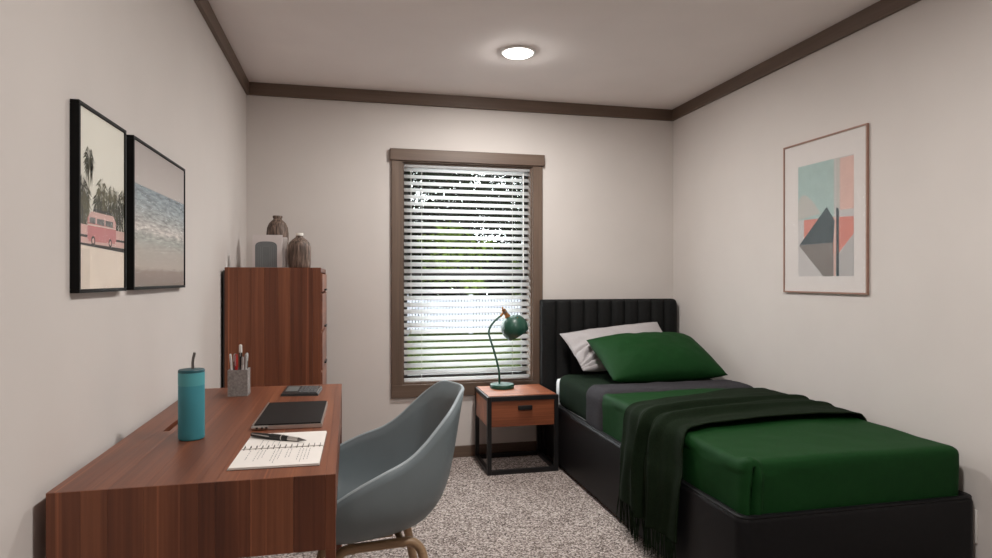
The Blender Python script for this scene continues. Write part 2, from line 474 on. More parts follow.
# ------------------------------------------------------------------ outdoors beyond the glass
GZ = -.3
LAWN = plain('lawn_grass', (.011, .0165, .0026), .95, var=.75, scale=6, bump=.5, bscale=60, spec=0.0)
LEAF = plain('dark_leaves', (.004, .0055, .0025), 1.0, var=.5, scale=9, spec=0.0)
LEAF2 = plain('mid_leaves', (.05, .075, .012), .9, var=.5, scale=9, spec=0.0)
BARK = plain('dark_bark', (.004, .0035, .003), 1.0, var=.4, scale=12, bump=.6, bscale=40)
FENCE = plain('white_fence_paint', (.22, .224, .255), .6, var=.03)
tag(MB().box(-30, 45, YB + T + .02, 60, GZ - .1, GZ).build('lawn', LAWN), 'mown green lawn seen low through the blind', 'lawn', kind='structure')

tag(MB().box(-6, 9, YB + T + .02, 8.6, GZ, GZ + .02).build('ground_reflector', plain('pale_reflector', (.74, .73, .71), .9, var=.08, scale=5, bump=.3, bscale=80)), 'unseen pale slab below the window, added to bounce light onto the blind', 'ground_reflector', kind='structure')  # out of view; added to bounce neutral light up at the slats
fe = thing('picket_fence', 'low white picket fence crossing the lawn outside the window', 'fence', (4, 17, GZ))
pk = MB()
for k in range(150):
    x = -2 + k * .083
    pk.box(x, x + .062, 16.98, 17.0, GZ + .06, .70)
o = pk.build('pickets', FENCE, fe); o['kind'] = 'stuff'
for z in (GZ + .2, .45): bx('rail', FENCE, fe, -2.1, 10.5, 17.0, 17.05, z, z + .09)
for k in range(8):
    x = -2 + k * 1.75
    bx('post', FENCE, fe, x - .05, x + .05, 17.05, 17.15, GZ, .78)

def tree(label, x, y, h, r, trunk_r, nleaf, mat, base=.35, lean=.0, seed=0, size=.22):
    rnd = random.Random(seed)
    t = thing('tree', label, 'tree', (x, y, GZ), 'trees beyond the fence')
    top = h * .75
    m = MB().tube([(x + lean * k / 6, y, GZ + top * k / 6) for k in range(7)], [trunk_r * (1.15 - .1 * k) for k in range(7)], n=9)
    for k in range(7):
        a = rnd.uniform(0, 2 * PI); z0 = GZ + top * rnd.uniform(.45, .9)
        p0 = Vector((x + lean * .6, y, z0)); d = Vector((math.cos(a) * r * .7, math.sin(a) * r * .7, h * .18))
        m.tube([p0, p0 + d * .5 + Vector((0, 0, .1)), p0 + d], [trunk_r * .45, trunk_r * .3, trunk_r * .12], n=5)
    m.build('trunk', BARK, t)
    blobs = []
    for k in range(26):
        a = rnd.uniform(0, 2 * PI); q = math.sqrt(rnd.random()) * r
        blobs.append((x + lean + math.cos(a) * q, y + math.sin(a) * q, GZ + h * rnd.uniform(base, 1.0), r * rnd.uniform(.28, .45)))
    v = []; f = []
    for k in range(nleaf):
        bx_, by_, bz_, br = rnd.choice(blobs)
        d = Vector((rnd.gauss(0, 1), rnd.gauss(0, 1), rnd.gauss(0, 1))).normalized() * br * rnd.random() ** .4
        c = Vector((bx_, by_, bz_)) + d
        u = Vector((rnd.gauss(0, 1), rnd.gauss(0, 1), rnd.gauss(0, 1))).normalized(); w = u.orthogonal().normalized()
        s = size * rnd.uniform(.6, 1.2); n0 = len(v)
        v += [c - u * s, c + w * s * .45, c + u * s, c - w * s * .45]; f.append((n0, n0 + 1, n0 + 2, n0 + 3))
    o = MB().add(v, f, 0, False).build('foliage', mat, t); o['kind'] = 'stuff'
    return t
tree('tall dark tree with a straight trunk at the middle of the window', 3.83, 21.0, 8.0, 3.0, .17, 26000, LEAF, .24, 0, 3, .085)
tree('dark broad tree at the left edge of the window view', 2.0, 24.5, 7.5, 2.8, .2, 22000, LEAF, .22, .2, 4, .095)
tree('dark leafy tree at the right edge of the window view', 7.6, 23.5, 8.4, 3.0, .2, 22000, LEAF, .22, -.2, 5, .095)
tree('small yellow-green tree left of the middle, in front of the dark trees', 3.25, 19.2, 2.9, 1.0, .06, 1100, LEAF2, .45, 0, 6, .12)
tree('small yellow-green tree behind the lamp, right of the middle', 6.0, 19.6, 2.2, .8, .05, 700, LEAF2, .45, 0, 7, .12)
hm = MB(); rnd = random.Random(11); v = []; f = []
for k in range(16000):
    c = Vector((rnd.uniform(-4, 14), rnd.uniform(26.5, 28), GZ + rnd.random() ** .8 * 3.0))
    u = Vector((rnd.gauss(0, 1), rnd.gauss(0, 1), rnd.gauss(0, 1))).normalized(); w = u.orthogonal().normalized(); s = .16; n0 = len(v)
    v += [c - u * s, c + w * s * .6, c + u * s, c - w * s * .6]; f.append((n0, n0 + 1, n0 + 2, n0 + 3))
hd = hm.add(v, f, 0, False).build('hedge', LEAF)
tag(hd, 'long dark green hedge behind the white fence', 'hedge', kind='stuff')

# ------------------------------------------------------------------ venetian blind
bl = thing('venetian_blind', 'white horizontal slat blind hanging in the brown window casing', 'blind', (.79, YB + .03, WZ0 + .014))
bx('head_rail', SLAT, bl, WX0 + .016, WX1 - .016, YB + .004, YB + .055, 1.948, 1.963, bev=.002, seg=1)
pitch, tilt = .0452, math.radians(42)
NS = 31; slat0 = None
yc_ = YB + .032
z = 1.918
for i in range(NS):
    zc = 1.934 - i * pitch
    if slat0 is None:
        m = MB(); P = []
        for a, x in enumerate((WX0 + .015, WX1 - .015)):
            row = []
            for k in range(6):
                q = -.5 + k / 5.0; s = q * .040; bow = .0025 * (1 - 4 * q * q)
                row.append((x, yc_ + s * math.cos(tilt) - bow * math.sin(tilt), zc + s * math.sin(tilt) + bow * math.cos(tilt)))
            P.append(row)
        m.grid(P)
        slat0 = m.build('slat', SLAT, bl, (.79, yc_, zc))
        mod = slat0.modifiers.new('thickness', 'SOLIDIFY'); mod.thickness = .0016; mod.offset = 0
    else:
        o = slat0.copy(); COL.objects.link(o); o.location.z = zc - bl.location.z
bx('bottom_rail', SLAT, bl, WX0 + .015, WX1 - .015, yc_ - .018, yc_ + .018, .5195, .537, bev=.003, seg=2)
for x in (.474, 1.10):
    MB().tube([(x, yc_ - .022, 1.94), (x, yc_ - .022, .53)], .0013, n=5).build('ladder_cord', CORD, bl)
MB().tube([(.402, YB + .003, 1.94), (.402, YB + .003, .87)], .0018, n=5).lathe([(.002, .875), (.005, .865), (.006, .845), (.003, .84)], .402, YB + .003, 8).build('lift_cord', CORD, bl)
MB().tube([(1.178, YB + .003, 1.94), (1.178, YB + .003, 1.20)], .003, n=6).build('tilt_wand', CORD, bl)

# ------------------------------------------------------------------ recessed ceiling lights
def downlight(x, y, label, watts):
    t = thing('ceiling_light', label, 'ceiling light', (x, y, ZC), 'recessed ceiling lights')
    MB().lathe([(.079, ZC - .001), (.097, ZC - .001), (.099, ZC - .004), (.094, ZC - .009), (.083, ZC - .010), (.079, ZC - .006)], x, y, 40, cap=False).build('trim_ring', WHITEPL, t)
    MB().lathe([(.0785, ZC - .0005), (.0785, ZC - .012), (.074, ZC - .017), (.06, ZC - .020)], x, y, 40).build('lens', emit_mat('lamp_lens', (1, .965, .925), 170.0), t)
    ld = bpy.data.lights.new('lamp', 'AREA'); ld.shape = 'DISK'; ld.size = .15; ld.energy = watts; ld.spread = math.radians(174); ld.color = LAMP_COL
    lo = bpy.data.objects.new('lamp', ld); COL.objects.link(lo); lo.parent = t; lo.location = (0, 0, -.022)
downlight(.894, 3.333, 'round white lit downlight in the ceiling near the window', LAMP_W * .85)
downlight(.95, 1.25, 'round white lit downlight in the ceiling nearer the viewer, above the frame', LAMP_W * 1.05)

# ------------------------------------------------------------------ desk
DX0, DX1, DY0, DY1, DZ = -.603, -.029, 1.47, 2.736, .765
desk = thing('desk', 'walnut writing desk of joined boards against the left wall', 'desk', (-.316, 2.1, 0))
tb = [0, .063, .113, .182, .288, .322, .393, .483, .552, .574]
NB = len(tb) - 1
AZ = .597
for k in range(NB):
    a, b = DX0 + tb[k], DX0 + tb[k + 1] - .0004
    cen = ((a + b) / 2, 2.1, DZ - .015)
    if k == 1:   # board with the cable slot: built around the opening
        m = MB(); s0, s1 = a + .018, a + .036; ya, yb = DY0 + .0034, DY1 - .0034
        m.box(a, s0, ya, yb, DZ - .03, DZ); m.box(s1, b, ya, yb, DZ - .03, DZ)
        m.box(s0, s1, ya, 1.995, DZ - .03, DZ); m.box(s0, s1, 2.20, yb, DZ - .03, DZ)
        m.box(s0, s1, 1.995, 2.20, DZ - .03, DZ - .02)
        m.build('top_board', WALNUT_Y, desk, cen)
    else:
        bx('top_board', WALNUT_Y, desk, a, b, DY0 + .0034, DY1 - .0034, DZ - .03, DZ)
for yy, yv in ((DY0, DY0), (DY1 - .025, DY1 - .003)):
    for k in range(NB):
        a, b = DX0 + tb[k], DX0 + tb[k + 1] - .0004
        m = MB().box(a, b, yy, yy + .025, AZ, DZ - .0304).box(a, b, yv, yv + .003, DZ - .0304, DZ - .0002)
        m.build('end_board', WALNUT_Z, desk, ((a + b) / 2, yy + .0125, .68))
bx('back_panel', WALNUT_Y, desk, DX0, DX0 + .018, DY0 + .0254, DY1 - .0254, AZ, DZ - .0304)
bx('bottom_panel', WALNUT_Y, desk, DX0 + .0184, DX1 - .022, DY0 + .0254, DY1 - .0254, AZ, AZ + .012)
for a, b in ((DY0 + .027, 2.102), (2.104, DY1 - .027)):
    d = bx('drawer_front', WALNUT_Y, desk, DX1 - .022, DX1 - .003, a, b, AZ + .002, DZ - .033, bev=.001, seg=1)
    MB().box(DX1 - .010, DX1 - .0025, (a + b) / 2 - .07, (a + b) / 2 + .07, AZ + .002, AZ + .016).build('finger_pull', BLACKPL, d)
for x0 in (DX0, DX1 - .0224):
    for y0 in (DY0, DY1 - .055):
        bx('leg', WALNUT_Z, desk, x0, x0 + .022, y0, y0 + .055, 0, AZ - .0004, bev=.001, seg=1)

# ------------------------------------------------------------------ dresser
RX0, RX1, RY0, RY1, RZ = -.615, -.139, 3.41, 4.09, 1.262
dr = thing('dresser', 'tall walnut chest of drawers in the far left corner', 'dresser', (-.377, 3.75, 0))
sb = [0, .062, .125, .19, .255, .315, .372, .425, .467]
for yy in (RY0, RY1 - .02):
    for k in range(8):
        a, b = RX0 + .007 + sb[k], RX0 + .007 + sb[k + 1] - .0004
        bx('side_board', WALNUT_Z, dr, a, b, yy, yy + .02, 0.04, RZ, bev=.0005, seg=1)
bx('top_panel', WALNUT_Y, dr, RX0 + .012, RX1 - .004, RY0 + .0204, RY1 - .0204, RZ - .022, RZ - .001)
bx('back_panel', BLACKPL, dr, RX0, RX0 + .0066, RY0 + .002, RY1 - .002, .02, RZ - .015)
bx('bottom_panel', WALNUT_Y, dr, RX0 + .012, RX1 - .03, RY0 + .0204, RY1 - .0204, .06, .08)
bx('plinth', BLACKPL, dr, RX0 + .03, RX1 - .03, RY0 + .02, RY1 - .02, 0, .0398)
zz = [1.236, 1.130, .926, .722, .518, .314, .085]
for k in range(6):
    d = bx('drawer_front', WALNUT_Y, dr, RX1 - .022, RX1 + .004, RY0 + .024, RY1 - .024, zz[k + 1] + .006, zz[k] - .006, bev=.0015, seg=1)
    MB().box(RX1 - .006, RX1 + .016, 3.69, 3.81, zz[k + 1] + .008, zz[k + 1] + .018, bev=.002).build('handle', BLACKPL, d)
bx('drawer_divider_panel', BLACKPL, dr, RX1 - .05, RX1 - .04, RY0 + .024, RY1 - .024, .085, 1.236)

# ------------------------------------------------------------------ vases and books on the dresser
def vase(x, y, prof, label, lip):
    t = thing('vase', label, 'vase', (x, y, RZ), 'ribbed brown vases on the dresser')
    MB().lathe([(r, RZ + z) for r, z in prof], x, y, 40).build('body', VASE, t)
    r0, z0 = lip
    MB().lathe([(r0 * .80, RZ + z0 - .012), (r0, RZ + z0 - .010), (r0 * 1.06, RZ + z0), (r0 * .98, RZ + z0 + .004), (r0 * .8, RZ + z0), (r0 * .72, RZ + z0 - .010)], x, y, 32, cap=False).build('lip', PAGES if r0 < .02 else VASE, t)
vase(-.262, 3.60, [(.050, 0), (.058, .004), (.060, .02), (.0615, .08), (.060, .115), (.053, .138), (.040, .153), (.027, .162), (.0195, .168), (.018, .176)],
     'squat round-shouldered brown vase beside the books', (.019, .186))
vase(-.402, 3.86, [(.045, 0), (.054, .005), (.057, .03), (.060, .12), (.0615, .20), (.058, .235), (.047, .262), (.034, .276), (.025, .283), (.022, .290)],
     'taller brown vase with flared lip standing behind the books', (.026, .302))

def book(label, x0, x1, y0, y1, h, arch):
    t = thing('book', label, 'book', ((x0 + x1) / 2, (y0 + y1) / 2, RZ), 'books standing on the dresser')
    m = MB()
    m.box(x0, x1, y0, y0 + .003, RZ, RZ + h, bev=.0008, seg=1); m.box(x0, x1, y1 - .003, y1, RZ, RZ + h, bev=.0008, seg=1)
    m.box(x0, x0 + .003, y0 + .003, y1 - .003, RZ, RZ + h)
    m.build('cover', BOOKCOVER, t)
    MB().box(x0 + .003, x1 - .004, y0 + .0032, y1 - .0032, RZ + .002, RZ + h - .004).build('pages', PAGES, t)
    if arch:
        w = x1 - x0; cx = x0 + w * .46; ax = w * .37; zt = h * .80
        def archpts(s):
            pts = [(cx - ax * s, RZ + .004)]
            a2 = ax * s; zc = RZ + zt - ax * .55
            for k in range(19):
                q = PI - PI * k / 18; pts.append((cx + a2 * math.copysign(abs(math.cos(q)) ** .7, math.cos(q)), zc + (ax * .55 * s + (1 - s) * -.01) * math.sin(q) ** .7))
            pts.append((cx + a2, RZ + .004)); return pts
        m = MB(); P = archpts(1.0)
        m.add([(p[0], y0 - .0006, p[1]) for p in P], [tuple(range(len(P)))], 0, False)
        for s in (.84, .68, .52, .36):
            A, B = archpts(s), archpts(s - .03); n = len(A)
            m.add([(p[0], y0 - .001, p[1]) for p in A] + [(p[0], y0 - .001, p[1]) for p in B], [(k, k + 1, n + k + 1, n + k) for k in range(n - 1)], 1, False)
        m.build('arch_print', [BOOKARCH, BOOKLINE], t)
book('pale grey book with a dark arch on its cover, facing out', -.500, -.350, 3.58, 3.603, .177, True)
book('plain pale book standing behind the arch-covered book', -.492, -.328, 3.612, 3.634, .166, False)

# ------------------------------------------------------------------ things on the desk
E = Matrix.Identity(4)
bt = thing('water_bottle', 'teal insulated water bottle with a metal straw on the desk', 'bottle', (-.421, 1.886, DZ))
x, y = -.421, 1.886
MB().lathe([(.030, DZ), (.0322, DZ + .002), (.0335, DZ + .006), (.0335, DZ + .148)], x, y, 48).build('body', TEAL, bt)
MB().lathe([(.0331, DZ + .148), (.0331, DZ + .150), (.0337, DZ + .150), (.0337, DZ + .183)], x, y, 48).build('collar', TEAL2, bt)
MB().lathe([(.0337, DZ + .183), (.0339, DZ + .188), (.0322, DZ + .1905), (.010, DZ + .1915), (.002, DZ + .1915)], x, y, 48).build('lid', TEALDARK, bt)
MB().tube([(x + .003, y, DZ + .191), (x + .003, y, DZ + .208), (x + .0045, y, DZ + .221), (x + .008, y, DZ + .236)], [.0036, .0036, .0036, .0036], n=10).build('straw', DARKSTEEL, bt)

ph = thing('pen_cup', 'square grey concrete pen cup at the far end of the desk', 'pen cup', (-.405, 2.535, DZ))
x0, x1, y0, y1 = -.440, -.370, 2.525, 2.595; w = .006; hh = DZ + .098
m = MB(); m.box(x0, x1, y0, y1, DZ, DZ + .008)
m.box(x0, x0 + w, y0, y1, DZ + .008, hh); m.box(x1 - w, x1, y0, y1, DZ + .008, hh)
m.box(x0 + w, x1 - w, y0, y0 + w, DZ + .008, hh); m.box(x0 + w, x1 - w, y1 - w, y1, DZ + .008, hh)
m.build('cup', CONCRETE, ph)
def pen(label, bx_, by_, tx, ty, L, mat, tipmat, r=.0048, name='pen'):
    p0 = Vector((bx_, by_, DZ + .010)); d = (Vector((tx, ty, hh)) - Vector((bx_, by_, DZ + .010))).normalized()
    t = thing(name, label, 'pen', p0, 'pens in the concrete cup')
    MB().tube([p0, p0 + d * .002, p0 + d * (L - .03)], [r * .6, r, r], n=10).build('barrel', mat, t)
    MB().tube([p0 + d * (L - .03), p0 + d * (L - .004), p0 + d * L], [r * 1.08, r * 1.0, r * .6], n=10).build('cap', tipmat, t)
    q = p0 + d * (L - .022) + Vector((0, -r * 1.3, 0))
    MB().tube([q - d * .022, q + d * .018], .0012, n=6).build('clip', STEEL, t)
    return t
pen('red pen standing in the concrete cup', -.413, 2.55, -.413, 2.545, .146, REDPL, REDPL, .0055)
pen('tall black pen with a white top in the concrete cup', -.398, 2.56, -.399, 2.56, .180, BLACKPL, WHITEPL, .0058)
pen('pale grey pen leaning to the left rim of the cup', -.422, 2.55, -.4295, 2.55, .147, WHITEPL, WHITEPL, .0042)
pen('slim white pencil at the front of the cup', -.392, 2.545, -.390, 2.541, .136, WHITEPL, CLEARPL, .004)
pen('dark grey pen beside the red pen', -.421, 2.575, -.422, 2.578, .144, BLACKPL, CLEARPL, .0058)
pen('silver pen leaning to the right rim of the cup', -.385, 2.55, -.381, 2.55, .145, CLEARPL, CLEARPL, .0055)
pen('black pen with a silver cap at the right rear of the cup', -.387, 2.575, -.383, 2.58, .146, BLACKPL, CLEARPL, .0055)

def quad_slab(C, z0, z1):
    """slab over four plan corners (ccw from near-left)"""
    v = [(c[0], c[1], z0) for c in C] + [(c[0], c[1], z1) for c in C]
    return v, [(3, 2, 1, 0), (4, 5, 6, 7), (0, 1, 5, 4), (1, 2, 6, 5), (2, 3, 7, 6), (3, 0, 4, 7)]
# notebook: frame of its own, slightly turned
NBx, NBy, NBr = -.166, 1.712, math.radians(-1.2)
def nb(u, v): return (NBx + u * math.cos(NBr) - v * math.sin(NBr), NBy + u * math.sin(NBr) + v * math.cos(NBr))
nbk = thing('notebook', 'open white spiral notebook with written lines on the desk', 'notebook', (NBx, NBy, DZ))
for (v0, v1) in ((-.163, -.004), (.004, .163)):
    m = MB()
    for k in range(5):
        e = .0006 * (4 - k)
        vv, ff = quad_slab([nb(-.1 - e, v0 - e * .5), nb(.1 + e * .4, v0 - e * .5), nb(.1 + e * .4, v1), nb(-.1 - e, v1)], DZ + .0012 + k * .0009, DZ + .0012 + k * .0009 + .0007)
        m.add(vv, ff, 0, False)
    m.build('page_stack', PAPER, nbk)
    m = MB(); vv, ff = quad_slab([nb(-.103, v0 - .002), nb(.102, v0 - .002), nb(.102, v1), nb(-.103, v1)], DZ, DZ + .0012); m.add(vv, ff, 0, False)
    m.build('cover', DARKSTEEL, nbk)
m = MB(); rnd = random.Random(5); zt = DZ + .0058
for cidx, u in enumerate([-.075, -.055, -.047, -.039, -.016, -.008, .0, .016, .024, .045, .053, .061, .069]):
    v = -.018
    while v > -.135 + rnd.uniform(0, .05):
        L = rnd.uniform(.006, .016)
        q = [nb(u, v - L), nb(u + .0016, v - L), nb(u + .0016, v), nb(u, v)]
        m.add([(a, b, zt) for a, b in q], [(0, 1, 2, 3)], 0, False); v -= L + rnd.uniform(.003, .007)
for u in (-.06, -.045, -.03, -.015):
    v = .02
    while v < .075:
        L = rnd.uniform(.006, .014)
        q = [nb(u, v), nb(u + .0016, v), nb(u + .0016, v + L), nb(u, v + L)]
        m.add([(a, b, zt) for a, b in q], [(0, 1, 2, 3)], 0, False); v += L + rnd.uniform(.003, .006)
m.build('written_lines', INK, nbk)
for k in range(14):
    u = -.092 + k * .0142
    pts = []
    for j in range(14):
        a = 2 * PI * j / 14; px, py = nb(u + .0015 * math.sin(a), .011 * math.cos(a)); pts.append((px, py, DZ + .0065 + .0062 * math.sin(a)))
    MB().tube(pts, .0009, n=5, closed=True).build('ring', DARKSTEEL, nbk)

pn = thing('ballpoint_pen', 'black and silver pen lying across the open notebook', 'pen', (-.19, 1.82, DZ + .006))
p0, p1 = Vector((-.259, 1.840, DZ + .0135)), Vector((-.110, 1.750, DZ + .0112)); d = (p1 - p0)
P = lambda t: p0 + d * t
MB().tube([P(0), P(.01), P(.1), P(.36)], [0.00455, 0.00624, 0.00676, 0.00728], n=14).build('cap', BLACKPL, pn)
MB().tube([P(.36), P(.37), P(.56), P(.6)], [0.00728, 0.00832, 0.00806, 0.00754], n=14).build('grip', BLACKPL, pn)
MB().tube([P(.56), P(.575)], 0.00858, n=14).build('band', SILVER, pn)
MB().tube([P(.6), P(.68)], [0.00728, 0.00676], n=14).build('front_barrel', BLACKPL, pn)
MB().tube([P(.68), P(.83), P(.86)], [0.00650, 0.00572, 0.00546], n=14).build('silver_barrel', SILVER, pn)
MB().tube([P(.86), P(.9), P(1.0)], [0.00546, 0.00390, 0.00078], n=12).build('tip', DARKSTEEL, pn)
MB().tube([P(.02) + Vector((-.002, -.005, .003)), P(.34) + Vector((-.002, -0.00845, .002))], 0.00143, n=6).build('clip', SILVER, pn)

lp = thing('laptop', 'closed slim black laptop with silver edges on the desk', 'laptop', (-.17, 2.1, DZ))
LPC = [(-.272, 1.945), (-.078, 1.938), (-.072, 2.282), (-.268, 2.288)]
m = MB(); vv, ff = quad_slab(LPC, DZ + .0015, DZ + .0125); m.add(vv, ff, 0, False); m.build('base', SILVER, lp)
LPI = [(-.2675, 1.949), (-.0815, 1.9425), (-.0755, 2.278), (-.264, 2.284)]
m = MB(); vv, ff = quad_slab(LPI, DZ + .0125, DZ + .0165); m.add(vv, ff, 0, False); m.build('lid', LID, lp)
m = MB(); vv, ff = quad_slab([(-.2725, 1.945), (-.2675, 1.945), (-.2635, 2.288), (-.2685, 2.288)], DZ + .0125, DZ + .0172); m.add(vv, ff, 0, False)
m.build('edge_strip', SILVER, lp)
MB().tube([(-.274, 1.9455, DZ + .0075), (-.228, 1.944, DZ + .0075)], .0062, n=14).build('hinge', SILVER, lp)
for xx in (-.262, -.248, -.236): MB().box(xx, xx + .006, 1.9375, 1.942, DZ + .005, DZ + .010).build('port', BLACKPL, lp)
for xx in (-.25, -.1):
    for yy in (1.97, 2.26): MB().lathe([(.006, DZ), (.006, DZ + .0016)], xx, yy, 12).build('foot', BLACKPL, lp)

ca = thing('calculator', 'small black desk calculator at the far right of the desk', 'calculator', (-.18, 2.56, DZ))
m = MB()
v = [(-.250, 2.488, DZ), (-.113, 2.47, DZ), (-.103, 2.622, DZ), (-.240, 2.655, DZ), (-.247, 2.491, DZ + .008), (-.116, 2.474, DZ + .008), (-.106, 2.620, DZ + .013), (-.238, 2.651, DZ + .013)]
m.add(v, [(3, 2, 1, 0), (4, 5, 6, 7), (0, 1, 5, 4), (1, 2, 6, 5), (2, 3, 7, 6), (3, 0, 4, 7)], 0, False); m.build('case', BLACKPL, ca)
def cal(a, b, h):
    A, B, C_, D = (Vector(q) for q in v[4:8]); p = A.lerp(B, a).lerp(D.lerp(C_, a), b); p.z += h; return p
def calbox(name, a0, a1, b0, b1, h, mat):
    m = MB(); q = [cal(a0, b0, .0002), cal(a1, b0, .0002), cal(a1, b1, .0002), cal(a0, b1, .0002)]; q += [c + Vector((0, 0, h)) for c in q]
    m.add(q, [(3, 2, 1, 0), (4, 5, 6, 7), (0, 1, 5, 4), (1, 2, 6, 5), (2, 3, 7, 6), (3, 0, 4, 7)], 0, False); return m.build(name, mat, ca)
calbox('display', .06, .40, .30, .88, .0012, SCREENGREY)
for i in range(5):
    for j in range(4):
        calbox('key', .46 + i * .102, .46 + i * .102 + .078, .12 + j * .2, .12 + j * .2 + .15, .0035, KEYGREY)
calbox('edge_strip', .965, .99, .1, .95, .002, SILVER)

# ------------------------------------------------------------------ shell armchair
CX, CY = .077, 2.137
ch = thing('armchair', 'blue-grey moulded shell armchair with wooden legs at the desk', 'chair', (CX, CY, 0))
ch.rotation_euler.z = math.radians(6)
half = [(.302, 0, .833), (.290, .065, .833), (.264, .124, .829), (.221, .176, .789), (.171, .201, .739), (.121, .217, .691), (.067, .234, .655), (-.006, .251, .628),
        (-.075, .257, .598), (-.12, .252, .572), (-.17, .235, .535), (-.215, .20, .485), (-.245, .14, .447), (-.256, .07, .432), (-.257, 0, .43)]
half = [(x + CX, d, z) for x, d, z in half]
def catmull(P, n):
    out = []
    for i in range(len(P) - 1):
        p0 = Vector(P[max(i - 1, 0)]); p1 = Vector(P[i]); p2 = Vector(P[i + 1]); p3 = Vector(P[min(i + 2, len(P) - 1)])
        for k in range(n):
            t = k / n
            out.append(.5 * ((2 * p1) + (p2 - p0) * t + (2 * p0 - 5 * p1 + 4 * p2 - p3) * t * t + (3 * p1 - p0 - 3 * p2 + p3) * t ** 3))
    out.append(Vector(P[-1])); return out
loop = [(x, -d, z) for x, d, z in half] + [(x, d, z) for x, d, z in half[-2:0:-1]]
loop = catmull(loop + [loop[0]], 4)[:-1]
C0 = Vector((.045, 0, .383))
P = []
NJ = 16
for R_ in loop:
    hv = Vector((R_.x - C0.x, R_.y, 0)); dist = hv.length; hd_ = hv.normalized()
    back = max(0, hd_.x); rise = R_.z - C0.z
    front = max(0, -hd_.x)
    P1 = C0 + hd_ * dist * (.80 + .12 * back - .1 * front)
    P1.z -= .0
    lean = hd_ * (.16 * back + .03) + Vector((0, 0, 1))
    if front > .5: lean = lean.lerp(Vector((hd_.x * .9, hd_.y * .9, .25)), min(1, (front - .5) * 2))
    P2 = R_ - lean.normalized() * rise * (.62 + .12 * back)
    row = []
    for j in range(NJ + 1):
        t = j / NJ
        q = C0 * (1 - t) ** 3 + P1 * 3 * t * (1 - t) ** 2 + P2 * 3 * t * t * (1 - t) + R_ * t ** 3
        row.append(Vector((q.x, q.y + CY, q.z)))
    P.append(row)
m = MB(); m.grid([[r[j] for j in range(1, NJ + 1)] for r in P], close_u=True)
n_ = len(m.v); c_ = len(P); m.v.append((C0.x, CY, C0.z))
for i in range(c_):
    m.f.append((n_, ((i + 1) % c_) * NJ, i * NJ)); m.fm.append(0); m.sm.append(True)
sh = m.build('shell', SHELL, ch)
md = sh.modifiers.new('thickness', 'SOLIDIFY'); md.thickness = .011; md.offset = 0
MB().tube([r[-1] for r in P], .0056, n=8, closed=True).build('rim', SHELLEDGE, ch)
def uframe(y, sgn, x0, x1, zt, r=.05, th=math.radians(13), splay=.30):
    """one bent-wood leg frame in a plane tilted outwards: leg, bend, bar under the seat, bend, leg"""
    half_ = [(x1 - r, zt)] + [(x1 - r + r * math.cos(PI / 2 - (PI / 2 - th) * k / 8), zt - r + r * math.sin(PI / 2 - (PI / 2 - th) * k / 8)) for k in range(1, 9)]
    ex, ez = half_[-1]
    half_ += [(ex + math.tan(th) * ez * k / 5, ez - ez * k / 5) for k in range(1, 6)]
    mid = (x0 + x1) / 2
    left = [(2 * mid - a, b) for a, b in half_[::-1]]
    bar = [(x0 + r + (x1 - x0 - 2 * r) * k / 4, zt) for k in range(1, 4)]
    return [(a, y + sgn * (zt - b) * splay, b) for a, b in left + bar + half_]
for sgn in (-1, 1):
    y = CY + sgn * .12
    MB().tube(uframe(y, sgn, -.06, .215, .370), .0148, n=12, sx=1.2).build('leg_frame', ASH, ch)
for xx in (-.0, .155):
    MB().tube([(xx, CY - .12, .362), (xx, CY + .12, .362)], .011, n=10).build('cross_bar', ASH, ch)
MB().box(.02, .135, CY - .05, CY + .05, .362, .380, bev=.004).build('seat_mount', ASH, ch)

# ------------------------------------------------------------------ nightstand
NX0, NX1, NY0, NY1, NZ = .824, 1.280, 3.79, 4.19, .478
ns = thing('nightstand', 'orange wood nightstand with a black metal frame beside the bed', 'nightstand', (1.055, 4.0, 0))
w = .026
for x0 in (NX0, NX1 - w):
    for y0 in (NY0, NY1 - w):
        bx('leg', BLACK_METAL, ns, x0, x0 + w, y0, y0 + w, 0, NZ, bev=.001, seg=1)
for z0 in (0.0, NZ - w):
    for y0 in (NY0, NY1 - w): bx('rail', BLACK_METAL, ns, NX0 + w, NX1 - w, y0, y0 + w, z0, z0 + w)
    for x0 in (NX0, NX1 - w): bx('rail', BLACK_METAL, ns, x0, x0 + w, NY0 + w, NY1 - w, z0, z0 + w)
xs = [NX0 + .012, NX0 + .125, NX0 + .235, NX0 + .345, NX1 - .012]
for k in range(4):
    bx('top_board', CHERRY, ns, xs[k], xs[k + 1] - .0005, NY0 + .012, NY1 - .012, NZ + .0003, NZ + .005, bev=.0006, seg=1)
MB().box(NX0 + w + .002, NX1 - w - .002, NY0 + .028, NY1 - .01, NZ - .183, NZ - w - .002).build('drawer_box', CHERRY, ns)
cut = [(-.197, -.128), (-.1275, -.0665), (-.066, .0)]
df = bx('drawer_front', CHERRY, ns, NX0 + w + .001, NX1 - w - .001, NY0 + .006, NY0 + .027, NZ - .185, NZ - w - .001, bev=.001, seg=1)
MB().box(1.018, 1.108, NY0 - .008, NY0 + .008, NZ - .085, NZ - .058, bev=.003).build('handle', BLACK_METAL, df)
for x0 in (NX0 + .004, NX1 - .016):
    bx('side_panel', CHERRY, ns, x0, x0 + .012, NY0 + w, NY1 - w, NZ - .183, NZ - w - .001)

